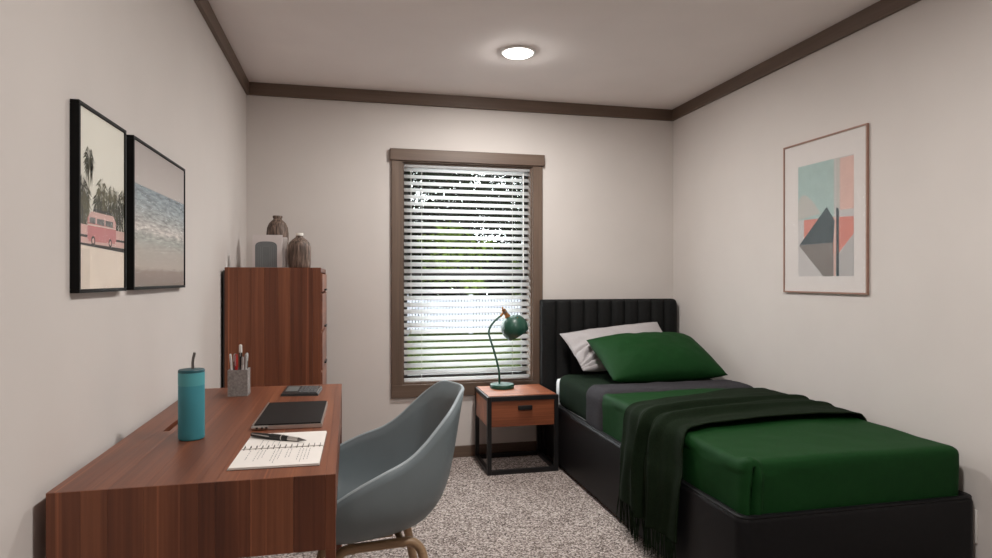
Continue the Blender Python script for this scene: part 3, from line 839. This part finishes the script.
# ------------------------------------------------------------------ desk lamp
LY = 4.08; LZ = NZ + .005
la = thing('table_lamp', 'green table lamp with dome shade and brass neck on the nightstand', 'lamp', (.985, LY, LZ))
MB().lathe([(.076, LZ), (.080, LZ + .002), (.081, LZ + .022), (.078, LZ + .027), (.02, LZ + .029), (.004, LZ + .029)], .985, LY, 48).build('base', LAMPGREEN, la)
st = catmull([(.968, LY, LZ + .028), (.965, LY, .592), (.947, LY, .671), (.928, LY, .738), (.905, LY, .810), (.896, LY, .850), (.907, LY, .890), (.936, LY, .926), (.965, LY, .950), (.985, LY, .966)], 6)
MB().tube(st, .0068, n=12).build('stem', LAMPGREEN, la)
sc_ = Vector((1.071, LY, .878)); ax = Vector((.53, 0, -.85)).normalized()
Mx = Matrix.Translation(sc_) @ ax.to_track_quat('Z', 'Y').to_matrix().to_4x4()
R = .090; prof = []
for k in range(17):
    a = -PI / 2 + .12 + (PI / 2 - .12 + .56) * k / 16; prof.append((R * math.cos(a), R * math.sin(a)))
inner = [(r * .965, zq * .965) for r, zq in prof[::-1]]
MB().lathe(prof + [(prof[-1][0] * .99, prof[-1][1] + .002)] + inner, 0, 0, 48, cap=False, M=Mx).build('shade', LAMPGREEN, la)
nk = MB()
nk.lathe([(.005, -R - .060), (.013, -R - .058), (.0145, -R - .045), (.0145, -R - .012), (.0215, -R + .001), (.021, -R + .006)], 0, 0, 24, M=Mx)
nk.build('neck', BRASS, la)
MB().lathe([(.0148, -R - .040), (.0166, -R - .038), (.0166, -R - .032), (.0148, -R - .030)], 0, 0, 24, M=Mx).build('ring', DARKSTEEL, la)
a_ = sc_ - ax * (R + .04)
MB().tube([(.975, LY - .002, .957), tuple(a_)], .0085, n=10).lathe([(.004, -.008), (.006, 0), (.004, .008)], 0, 0, 10, M=Matrix.Translation(sc_ - ax * (R + .066))).build('joint', BRASS, la)
MB().lathe([(.004, -R * .6), (.014, -R * .55), (.016, -R * .3), (.024, -R * .05), (.026, R * .08), (.020, R * .26), (.006, R * .33)], 0, 0, 20, M=Mx).build('bulb', WHITEPL, la)
MB().lathe([(.003, -.001), (.0045, .001), (.003, .003)], 0, 0, 10, M=Matrix.Translation(sc_ + Vector((.005, -.62 * R, .78 * R)).normalized() * R) @ Vector((.0, -.62, .78)).to_track_quat('Z', 'Y').to_matrix().to_4x4()).build('switch', BRASS, la)

# ------------------------------------------------------------------ bed
BX0, BX1, BY0, BH = 1.298, 2.304, 1.912, .387
bed = thing('bed', 'single bed frame upholstered in charcoal leatherette along the right wall', 'bed', (1.785, 3.0, 0))
def rail_path(x0, x1, y0, yb, r, n=7):
    pts = [(x0, yb)]
    pts += [(x0, yb + (y0 + r - yb) * k / 10) for k in range(1, 10)]
    pts += [(x0 + r - r * math.cos(PI / 2 * k / n), y0 + r - r * math.sin(PI / 2 * k / n)) for k in range(n + 1)]
    pts += [(x0 + r + (x1 - x0 - 2 * r) * k / 8, y0) for k in range(1, 8)]
    pts += [(x1 - r + r * math.sin(PI / 2 * k / n), y0 + r - r * math.cos(PI / 2 * k / n)) for k in range(n + 1)]
    pts += [(x1, y0 + r + (yb - y0 - r) * k / 10) for k in range(1, 11)]
    return pts
tk = .044; outer = rail_path(BX0, BX1, BY0, 4.12, .045); inn = rail_path(BX0 + tk, BX1 - tk, BY0 + tk, 4.12, .012)
rows = []
prof = [(0, .025), (0, BH - .022), (.08, BH - .010), (.25, BH - .002), (.5, BH), (.75, BH - .002), (.92, BH - .010), (1, BH - .022), (1, .025)]
for (ox, oy), (ix, iy) in zip(outer, inn):
    rows.append([(ox + (ix - ox) * t, oy + (iy - oy) * t, z) for t, z in prof])
MB().grid(rows).build('rail_frame', LEATHER, bed)
MB().tube([(ox + (ix - ox) * .16, oy + (iy - oy) * .16, BH - .0045) for (ox, oy), (ix, iy) in zip(outer, inn)], .0042, n=8).build('piping', LEATHER, bed)
MB().box(BX0 + tk, BX1 - tk, BY0 + tk, 4.12, .16, .20).build('slat_base', BLACKPL, bed)
for x in (BX0 + .08, BX1 - .08):
    for y in (BY0 + .09, 4.0): MB().lathe([(.02, 0), (.022, .004), (.024, .16)], x, y, 14).build('foot', BLACKPL, bed)
# headboard: one padded channel after another, rounded top right
HX0, HX1, HY0, HY1, HT = 1.282, 2.288, 4.12, 4.205, 1.061
hb = MB(); rr = .035; npt = 8
op = [(HX0, .02), (HX0, HT - .012)] + [(HX0 + .012 - .012 * math.cos(PI / 2 * k / 4), HT - .012 + .012 * math.sin(PI / 2 * k / 4)) for k in range(1, 5)]
op += [(HX1 - rr + rr * math.sin(PI / 2 * k / npt), HT - rr + rr * math.cos(PI / 2 * k / npt)) for k in range(npt + 1)] + [(HX1, .02)]
n = len(op)
hb.add([(x, HY0 + .022, z) for x, z in op] + [(x, HY1, z) for x, z in op], [tuple(range(n)), tuple(range(2 * n - 1, n - 1, -1))] + [(k, (k + 1) % n, n + (k + 1) % n, n + k) for k in range(n)], 0, False)
hb.build('headboard', HEADFAB, bed)
NCH = 10; cw = (HX1 - HX0) / NCH
for k in range(NCH):
    x0 = HX0 + k * cw + .0008; x1 = x0 + cw - .0016
    rows = []
    for i in range(13):
        q = i / 12.0; xx = x0 + (x1 - x0) * q; bulge = (1 - abs(2 * q - 1) ** 2.6)
        top = HT - .001
        if k == NCH - 1 and xx > HX1 - rr: top = HT - rr + math.sqrt(max(0, rr * rr - (xx - HX1 + rr) ** 2)) - .001
        col = []
        for z, f_ in [(.05, .6), (.06, 1), (.3, 1), (.6, 1), (.9, 1), (top - .022, 1), (top - .008, .86), (top - .001, .5), (top + .002, .0)]:
            col.append((xx, HY0 + .023 - (.006 + .020 * bulge) * f_, z))
        col.append((xx, HY0 + .05, top + .0025))
        rows.append(col)
    MB().grid(rows).build('headboard_channel', HEADFAB, bed)
MB().box(HX0 + .01, HX0 + .05, HY0 + .03, HY1 - .02, 0, .02).box(HX1 - .05, HX1 - .01, HY0 + .03, HY1 - .02, 0, .02).build('headboard_feet', BLACKPL, bed)

# mattress and bedding
MX0, MX1, MY0, MY1, MZ = 1.347, 2.245, 1.962, 4.092, .550
def rbox_pt(p, lo, hi, r):
    q = Vector([min(max(p[i], lo[i] + r), hi[i] - r) for i in range(3)])
    d = Vector(p) - q
    if d.length < 1e-9: return Vector(p), Vector((0, 0, 1))
    nn = d.normalized(); return q + nn * r, nn
def steps(a, b, s):
    n = max(2, int(round((b - a) / s))); return [a + (b - a) * k / n for k in range(n + 1)]
def cover(name, mat, lo, hi, r, step, faces, disp=None, thick=.004, XS=None):
    """cloth over a rounded box: faces among L R F T (left, right, foot, top)"""
    X, Y, Z = steps(lo[0], hi[0], step), steps(lo[1], hi[1], step), steps(lo[2], hi[2], step * .6)
    if XS: X = XS
    bm = bmesh.new(); cache = {}
    def vert(p):
        q, nn = rbox_pt(p, lo, hi, r)
        if disp: q = disp(q, nn)
        key = tuple(round(c, 5) for c in p)
        if key not in cache: cache[key] = bm.verts.new(q)
        return cache[key]
    def sheet(A, B, fn):
        for i in range(len(A) - 1):
            for j in range(len(B) - 1):
                bm.faces.new([vert(fn(A[i], B[j])), vert(fn(A[i + 1], B[j])), vert(fn(A[i + 1], B[j + 1])), vert(fn(A[i], B[j + 1]))])
    if 'T' in faces: sheet(X, Y, lambda a, b: (a, b, hi[2]))
    if 'L' in faces: sheet(Y, Z, lambda a, b: (lo[0], a, b))
    if 'R' in faces: sheet(Y, Z, lambda a, b: (hi[0], a, b))
    if 'F' in faces: sheet(X, Z, lambda a, b: (a, lo[1], b))
    if 'H' in faces: sheet(X, Z, lambda a, b: (a, hi[1], b))
    if 'B' in faces: sheet(X, Y, lambda a, b: (a, b, lo[2]))
    m = MB().bm(bm); bm.free()
    o = m.build(name, mat, None, (((lo[0] + hi[0]) / 2, (lo[1] + hi[1]) / 2, lo[2])))
    if thick:
        md = o.modifiers.new('thickness', 'SOLIDIFY'); md.thickness = thick; md.offset = 1
    return o
mt = cover('mattress', MATTRESS, (MX0, MY0, .2), (MX1, MY1, MZ), .05, .06, 'LRFTHB', None, 0)
tag(mt, 'white mattress corner showing at the head of the bed', 'mattress')

def dn(amp, sc, so):
    def f(q, nn):
        k = noise.noise(Vector((q.x * sc + so, q.y * sc, q.z * sc * 1.2))) * amp
        k += noise.noise(Vector((q.x * sc * 2.7 + so, q.y * sc * 2.7, q.z * sc * 2.7))) * amp * .4
        return q + nn * (k + amp)
    return f
sheet_ = cover('fitted_sheet', SHEETGREEN, (MX0 - .004, 3.30, .36), (MX1 + .004, 3.985, MZ + .022), .05, .03, 'LRT', dn(.003, 9, 3), .003)
tag(sheet_, 'dark green fitted sheet under the pillows', 'sheet')

def duvet_disp(q, nn):
    base = dn(.0035, 5, 0)(q, nn)
    # pinched hospital-corner pleat down the near foot corner: a slit, its lapped edge and a small peak
    dx = q.x - 1.366
    if nn.y < -.3 and abs(dx) < .08:
        hgt = max(0, min(1, (.555 - q.z) / .02))
        base.y += .028 * math.exp(-(dx / .007) ** 2) * hgt
        base.y -= (.014 * math.exp(-((dx - .020) / .014) ** 2) + .009 * math.exp(-((dx + .018) / .010) ** 2)) * (.4 + .6 * hgt)
    pk_ = math.exp(-((q.x - 1.362) / .028) ** 2 - ((q.y - 1.955) / .03) ** 2)
    if q.z > .5: base += Vector((0, -.35, .9)) * .022 * pk_
    # soft drag folds fanning from the corner on the foot and side faces
    if q.z < .54 and q.y < MY0 + .02:
        base.y -= .004 * math.sin((q.x - MX0) * 26 + q.z * 10) * math.exp(-(q.x - MX0) / .35)
    if q.z < .54 and q.x < MX0 + .02:
        base.x -= .0035 * math.sin((q.y) * 19 + q.z * 8)
    ff_ = max(0, min(1, (2.9 - q.y) / .9)); ff_ = ff_ * ff_ * (3 - 2 * ff_)
    base.z -= .020 * ff_ * max(0, min(1, (q.z - .40) / .14))
    base.z += .008 * math.exp(-((q.x - 1.79) / .5) ** 2) * (1 if q.z > .56 else 0)
    return base
duv = cover('bedspread', GREEN, (MX0 - .012, MY0 - .012, .34), (MX1 + .012, 3.30, MZ + .026), .024, .016, 'LRFT', duvet_disp, .004, [MX0 - .012 + .0045 * k for k in range(22)] + steps(MX0 - .012 + .0045 * 22, MX1 + .012, .02))
tag(duv, 'smooth emerald green bedspread tucked into the bed frame', 'bedspread')
bk = cover('blanket', GREYWOOL, (MX0 - .022, 3.165, .345), (MX1 + .018, 3.44, MZ + .040), .055, .02, 'LRT', dn(.004, 10, 8), .008)
tag(bk, 'grey wool blanket folded in a band across the bed below the pillows', 'blanket')

# throw: runs across the bed and hangs over the near rail, with folds and fringe
TZ = MZ + .050
prof = [(2.268, .50), (2.266, .55), (2.248, .582), (2.21, TZ), (2.05, TZ + .007), (1.9, TZ + .008), (1.75, TZ + .007), (1.6, TZ + .004), (1.48, TZ), (1.405, TZ - .001), (1.352, TZ - .008), (1.318, TZ - .028), (1.303, TZ - .065), (1.296, .475), (1.290, .432), (1.283, .402), (1.279, .36), (1.277, .30), (1.276, .24), (1.274, .19), (1.272, .15)]
pr = catmull([(x, 0, z) for x, z in prof], 5)
NP = len(pr)
# arc-length parameter
al = [0.0]
for k in range(1, NP): al.append(al[-1] + (pr[k] - pr[k - 1]).length)
def lerp_tab(tab, s):
    for (a, va), (b, vb) in zip(tab, tab[1:]):
        if s <= b: t = (s - a) / (b - a); t = max(0, min(1, t)); t = t * t * (3 - 2 * t); return va + (vb - va) * t
    return tab[-1][1]
far_t = [(0, 3.075), (.25, 3.06), (.7, 2.93), (1.0, 2.865), (1.15, 2.862), (1.3, 2.857), (1.6, 2.85)]
near_t = [(0, 2.40), (.4, 2.415), (.85, 2.385), (.98, 2.34), (1.06, 2.30), (1.2, 2.285), (1.6, 2.30)]
NT = 90; rows = []; 
def throw_pt(i, t):
    s = al[i]
    yf, yn = lerp_tab(far_t, s), lerp_tab(near_t, s)
    hang = lerp_tab([(0, .0), (.85, .0), (1.12, 1.0), (1.6, 1.0)], s)
    topw = lerp_tab([(0, .3), (.25, .55), (.8, 1.0), (1.0, 1.0), (1.6, .3)], s)
    y = yf + (yn - yf) * t
    tang = (pr[min(i + 1, NP - 1)] - pr[max(i - 1, 0)]).normalized()
    nrm = Vector((tang.z, 0, -tang.x))
    if nrm.z < 0 and s < 1.0: nrm = -nrm
    if s >= 1.0 and nrm.x > 0: nrm = -nrm
    h = 0
    def lob(c, w, a): return a * math.exp(-((t - c) / w) ** 2)
    # two rolled folds along the throw on the bed, wandering a little
    wv = .035 * math.sin(s * 3.1 + .6) - .08 * (1 - min(1, s / .95))
    h += topw * (lob(.50 + wv, .042, .034) + lob(.60 + wv, .05, .010) - lob(.545 + wv, .025, .006) + lob(.735 + wv * .8, .042, .030) + lob(.30 + wv, .09, .004))
    # hanging pleats
    h += hang * (lob(.33, .05, .014) + lob(.44, .035, .040) + lob(.55, .03, .006) + lob(.66, .042, .044) + lob(.80, .06, .012) + .005 * math.sin(t * 30 + s * 3))
    h += .0025 * noise.noise(Vector((s * 9, t * 12, 1.3))) + .0025
    p = pr[i] + nrm * h
    p.y = y + .012 * hang * math.sin(s * 14 + t * 7) * (1 if 0 < t < 1 else .4)
    return p
for i in range(NP): rows.append([throw_pt(i, j / NT) for j in range(NT + 1)])
th = thing('throw_blanket', 'dark green wool throw with fringe draped across the bed to the floor', 'throw', (1.7, 2.65, MZ))
ob = MB().grid(rows).build('cloth', THROW, th)
md = ob.modifiers.new('thickness', 'SOLIDIFY'); md.thickness = .006; md.offset = 0
# fringe tassels
base = MB().tube([(0, 0, 0), (.001, .002, -.03), (-.001, .0, -.065), (.0, -.001, -.115)], [.0018, .0034, .0028, .0016], n=5)
tas = base.build('tassel', THROW, None, (0, 0, 0))
first = True; rnd = random.Random(2)
NTS = 58
for k in range(NTS):
    t = (k + .5) / NTS; p = throw_pt(NP - 1, t)
    o = tas if first else tas.copy()
    if not first: COL.objects.link(o)
    first = False
    o.parent = th; o.location = p - Vector(th.location) + Vector((-.001, 0, .003))
    o.rotation_euler = (rnd.uniform(-.09, .09), rnd.uniform(-.03, .09), rnd.uniform(0, 6)); o.scale = (1, 1, rnd.uniform(.9, 1.08))

# pillows
def pillow(name, label, C, thick, mat, seed, wr=.006, cat='pillow', crease=False):
    """C: near-left, near-right, far-right, far-left corners"""
    A, B, C_, D = (Vector(q) for q in C); nn = ((B - A).cross(D - A)).normalized()
    n = 60; m = MB()
    def pt(u, v, s):
        p = A.lerp(B, u).lerp(D.lerp(C_, u), v)
        a, b = 2 * u - 1, 2 * v - 1
        f = (max(0, 1 - abs(a) ** 2.6) * max(0, 1 - abs(b) ** 2.6)) ** .55
        # sides pull in between the corners
        cen = (A + B + C_ + D) / 4
        p += ((A + D) / 2 - (B + C_) / 2).normalized() * (.012 * a * (1 - b * b)) + ((A + B) / 2 - (C_ + D) / 2).normalized() * (.004 * b * (1 - a * a))
        w = noise.noise(Vector((u * 5 + seed, v * 4, s))) * wr + noise.noise(Vector((u * 13 + seed, v * 9, s))) * wr * .5
        if crease:
            g = math.exp(-((u - .10) / .22) ** 2 - ((v - .28) / .30) ** 2)
            ang = math.atan2(v - .05, u + .12)
            w += g * .050 * (abs(math.sin(ang * 9 + 2.5 * noise.noise(Vector((u * 4, v * 4, 7))))) ** .6 - .6)
        return p + nn * s * (thick * f + w * f ** .5)
    for s in (1, -1):
        m.grid([[pt(i / n, j / n, s) for j in range(n + 1)] for i in range(n + 1)], flip=(s < 0))
    o = m.build(name, mat, None, (A + B) / 2)
    bm = bmesh.new(); bm.from_mesh(o.data); bmesh.ops.remove_doubles(bm, verts=bm.verts[:], dist=.0004); bmesh.ops.recalc_face_normals(bm, faces=bm.faces[:]); bm.to_mesh(o.data); bm.free()
    tag(o, label, cat)
    return o
pillow('pillow', 'pale grey pillow propped against the charcoal headboard', [(1.43, 3.755, .625), (2.16, 3.80, .635), (2.09, 4.055, .905), (1.376, 4.060, .835)], .065, PILLOWCASE, 2.0, .012, crease=True)
pillow('pillow', 'plump emerald green pillow lying in front of the grey pillow', [(1.473, 3.385, .620), (2.222, 3.405, .625), (2.205, 3.83, .825), (1.482, 3.84, .812)], .108, GREEN, 9.0, .008)

# ------------------------------------------------------------------ pictures
def frame_bars(t, xw, depth, y0, y1, z0, z1, w, mat, sgn):
    """four mitred bars standing off the wall at x = xw"""
    xa, xb = (xw, xw + sgn * depth)
    for (a, b, c, d) in ((y0, y1, z0, z0 + w), (y0, y1, z1 - w, z1), (y0, y0 + w, z0 + w, z1 - w), (y1 - w, y1, z0 + w, z1 - w)):
        bx('frame_bar', mat, t, min(xa, xb), max(xa, xb), a, b, c, d, bev=.0008, seg=1)
YCL = [-9, 9]
def flat(mbx, pts, x, mi):
    mbx.add([(x, min(max(y, YCL[0]), YCL[1]), z) for y, z in pts], [tuple(range(len(pts)))], mi, False)

PX = XL
p1 = thing('picture_frame', 'narrow black-framed print of a pink van under palm trees', 'picture', (PX, 1.81, 1.172))
y0, y1, z0, z1 = 1.648, 1.968, 1.170, 1.619
frame_bars(p1, PX + .0005, .020, y0, y1, z0, z1, .009, BLACKFRAME, 1)
SKYP = plain('print_pale_sky', (.78, .76, .67), .6, var=.05, scale=3)
SANDP = plain('print_sand', (.80, .70, .60), .6, var=.05, scale=10)
PALM = plain('print_palm_green', (.055, .052, .028), .6, var=.5, scale=60)
PALM2 = plain('print_palm_olive', (.135, .125, .07), .6, var=.4, scale=80)
PINK = plain('print_pink', (.55, .215, .215), .6, var=.06)
PALEPINK = plain('print_pale_pink', (.64, .42, .38), .6, var=.06)
CREAM = plain('print_cream', (.66, .58, .50), .6, var=.04)
DARKP = plain('print_dark', (.05, .045, .042), .6, var=.2)
GREYGL = plain('print_window_grey', (.17, .165, .16), .6, var=.4, scale=70)
STRIPE = plain('print_wall_stripe', (.70, .61, .52), .6, var=.04)
m = MB(); X0 = PX + .0165
def band(ya, yb, za, zb, mi, lay): flat(m, [(ya, za), (yb, za), (yb, zb), (ya, zb)], X0 + lay * .0002, mi)
YCL[:] = [y0 + .009, y1 - .009]
iy0, iy1, iz0, iz1 = y0 + .009, y1 - .009, z0 + .009, z1 - .009
band(iy0, iy1, 1.30, iz1, 0, 0); band(iy0, iy1, iz0, 1.32, 1, .5); band(iy0, 1.72, iz0, 1.275, 11, 1)
rnd = random.Random(4)
def fronds(cy, cz, r, n, mi, lay, trunk=None):
    for k in range(n):
        a = -.9 + (PI + 1.8) * (k + rnd.uniform(-.3, .3)) / (n - 1); L = r * rnd.uniform(.7, 1.15)
        tip = (cy + math.cos(a) * L, cz + math.sin(a) * L * .8 - .30 * L); mid = (cy + math.cos(a) * L * .55, cz + math.sin(a) * L * .65)
        flat(m, [(cy, cz - .002), (mid[0], mid[1] - .0035), tip, (mid[0], mid[1] + .003)], X0 + lay * .0002, mi)
    if trunk: flat(m, [(cy - .002, cz), (cy + .002, cz), (cy + .004, trunk), (cy, trunk)], X0 + lay * .0002, 8)
for (cy, cz, r, n) in [(1.690, 1.400, .045, 20), (1.672, 1.385, .042, 18), (1.676, 1.425, .034, 16), (1.765, 1.395, .034, 16), (1.795, 1.425, .046, 22), (1.785, 1.39, .04, 18), (1.842, 1.412, .032, 16), (1.868, 1.420, .040, 20), (1.888, 1.39, .034, 16), (1.91, 1.415, .038, 18), (1.93, 1.385, .03, 16), (1.948, 1.43, .026, 16)]:
    fronds(cy, cz, r, n, rnd.choice((3, 4)), 2 + rnd.random() * .8, 1.31)
    fronds(cy, cz - .030, r * .9, n, rnd.choice((3, 4)), 1.2 + rnd.random() * .6)
    fronds(cy + .006, cz - .052, r * .8, n, rnd.choice((3, 4)), 1.2 + rnd.random() * .6)
fronds(1.713, 1.492, .040, 22, 3, 2.9); fronds(1.713, 1.480, .034, 18, 4, 2.7)   # the tall drooping palm
for k in range(14):
    q = 1.713 + rnd.uniform(-.022, .022)
    flat(m, [(1.713 + (q - 1.713) * .4, 1.494), (q + .003, 1.478), (q, 1.478 - rnd.uniform(.02, .055)), (q - .003, 1.478)], X0 + .0006, 3 + k % 2)
flat(m, [(1.7115, 1.48), (1.7145, 1.48), (1.716, 1.36), (1.711, 1.36)], X0 + .00055, 4)
band(iy0, iy1, 1.288, 1.333, 6, 3.2); band(iy0, iy1, 1.303, 1.309, 8, 3.3)
flat(m, [(iy0, 1.289), (iy1, 1.287), (iy1, 1.276), (iy0, 1.284)], X0 + .0007, 8)
flat(m, [(1.704, 1.300), (1.704, 1.350), (1.713, 1.357), (1.893, 1.357), (1.896, 1.305), (1.886, 1.297), (1.712, 1.294)], X0 + .0008, 5)
flat(m, [(1.708, 1.340), (1.714, 1.360), (1.73, 1.368), (1.875, 1.369), (1.886, 1.360), (1.892, 1.340)], X0 + .0009, 6)
flat(m, [(1.735, 1.3705), (1.865, 1.3715), (1.86, 1.376), (1.745, 1.376)], X0 + .0009, 8)
for (a, b) in ((1.716, 1.752), (1.762, 1.811), (1.819, 1.872)):
    flat(m, [(a, 1.339), (b, 1.338), (b, 1.354), (a, 1.353)], X0 + .0010, 9)
flat(m, [(1.704, 1.333), (1.895, 1.335), (1.895, 1.338), (1.704, 1.336)], X0 + .0010, 7)
flat(m, [(1.815, 1.298), (1.817, 1.298), (1.817, 1.354), (1.815, 1.354)], X0 + .00115, 6)
for (cy, rw) in ((1.738, .0125), (1.852, .0115)):
    for rr_, mi, lay in ((rw, 8, 5.6), (rw * .55, 6, 5.9)):
        flat(m, [(cy + rr_ * math.cos(2 * PI * k / 16), 1.2965 + rr_ * .95 * math.sin(2 * PI * k / 16)) for k in range(16)], X0 + lay * .0002, mi)
YCL[:] = [-9, 9]
m.build('print', [SKYP, SANDP, STRIPE, PALM, PALM2, PINK, PALEPINK, CREAM, DARKP, GREYGL, SANDP, STRIPE], p1)
bx('backing_board', BLACKFRAME, p1, PX + .0005, PX + .0160, y0 + .002, y1 - .002, z0 + .002, z1 - .002)
bx('glass', GLASS, p1, PX + .0182, PX + .0190, iy0, iy1, iz0, iz1)

p2 = thing('picture_frame', 'wide black-framed print of sea waves and sand', 'picture', (PX, 2.32, 1.172))
y0, y1, z0, z1 = 2.030, 2.625, 1.171, 1.621
frame_bars(p2, PX + .0005, .020, y0, y1, z0, z1, .009, BLACKFRAME, 1)
bx('backing_board', BLACKFRAME, p2, PX + .0005, PX + .0155, y0 + .002, y1 - .002, z0 + .002, z1 - .002)
MB().box(PX + .0156, PX + .0170, y0 + .009, y1 - .009, z0 + .009, z1 - .009).build('print', ocean_mat(), p2)
bx('glass', GLASS, p2, PX + .0182, PX + .0190, y0 + .009, y1 - .009, z0 + .009, z1 - .009)

p3 = thing('picture_frame', 'copper-framed abstract geometric print in mint, coral and slate above the bed', 'picture', (XR, 2.73, 1.13))
y0, y1, z0, z1 = 2.438, 3.012, 1.131, 1.915
frame_bars(p3, XR - .0005, .013, y0, y1, z0, z1, .0085, COPPERFRAME, -1)
MATB = plain('white_mat_board', (.66, .62, .60), .8, var=.02)
A_BG = plain('art_pale_grey', (.50, .48, .475), .7, var=.03); A_MINT = plain('art_mint', (.35, .46, .44), .7, var=.05)
A_PINK = plain('art_pale_pink', (.60, .40, .35), .7, var=.05); A_CORAL = plain('art_coral', (.56, .215, .175), .7, var=.05)
A_SLATE = plain('art_slate', (.060, .080, .088), .7, var=.06); A_TAUPE = plain('art_taupe', (.19, .168, .155), .7, var=.05)
A_LG = plain('art_light_grey', (.42, .405, .40), .7, var=.03); A_HILL = plain('art_hill', (.45, .44, .41), .7, var=.04)
XA = XR - .0085
bx('backing_board', MATB, p3, XA, XR - .0005, y0 + .002, y1 - .002, z0 + .002, z1 - .002)
m = MB()
def art(pts, mi, lay): flat(m, pts, XA - .0003 - lay * .0002, mi)
art([(2.898, 1.79), (2.52, 1.79), (2.52, 1.217), (2.898, 1.217)], 0, 0)
art([(2.898, 1.79), (2.646, 1.79), (2.646, 1.505), (2.898, 1.51)], 1, 1)
art([(2.898, 1.60)] + [(2.856 + .042 * math.cos(a) , 1.592 + .047 * math.sin(a)) for a in (.2, .7, 1.2, 1.7, 2.2)] + [(2.79, 1.598), (2.733, 1.531), (2.898, 1.512)], 7, 2)
art([(2.607, 1.785), (2.52, 1.785), (2.52, 1.535), (2.607, 1.536)], 2, 1)
art([(2.646, 1.79), (2.607, 1.79), (2.607, 1.217), (2.646, 1.217)], 7, 1.5)
art([(2.640, 1.79), (2.632, 1.79), (2.632, 1.217), (2.640, 1.217)], 0, 2.2)
art([(2.854, 1.509), (2.652, 1.505), (2.652, 1.385), (2.854, 1.385)], 3, 3)
art([(2.672, 1.507), (2.52, 1.498), (2.52, 1.417), (2.618, 1.325), (2.646, 1.312)], 3, 3)
art([(2.646, 1.505), (2.632, 1.505), (2.632, 1.217), (2.646, 1.217)], 2, 4)
art([(2.630, 1.552), (2.612, 1.541), (2.612, 1.217), (2.630, 1.217)], 4, 4.2)
art([(2.692, 1.560), (2.640, 1.488), (2.648, 1.381), (2.888, 1.380)], 4, 5)
art([(2.892, 1.379), (2.648, 1.382), (2.648, 1.217), (2.716, 1.217)], 5, 5.2)
art([(2.610, 1.325), (2.52, 1.412), (2.52, 1.217), (2.610, 1.217)], 6, 4)
m.build('print', [A_BG, A_MINT, A_PINK, A_CORAL, A_SLATE, A_TAUPE, A_LG, A_HILL], p3)
bx('glass', GLASS, p3, XR - .0122, XR - .0116, y0 + .0085, y1 - .0085, z0 + .0085, z1 - .0085)

# ------------------------------------------------------------------ wall outlet by the foot of the bed
ot = thing('wall_outlet', 'white outlet plate on the right wall at the foot of the bed', 'outlet', (XR, 1.96, .205))
bx('plate', WHITEPL, ot, XR - .008, XR - .0002, 1.925, 1.998, .205, .33, bev=.002)
for z in (.237, .298):
    s = bx('socket', WHITEPL, ot, XR - .0105, XR - .0078, 1.945, 1.978, z - .017, z + .017, bev=.003)
    for yy in (1.953, 1.966): MB().box(XR - .0109, XR - .0104, yy, yy + .003, z - .006, z + .008).build('slot', BLACKPL, s)
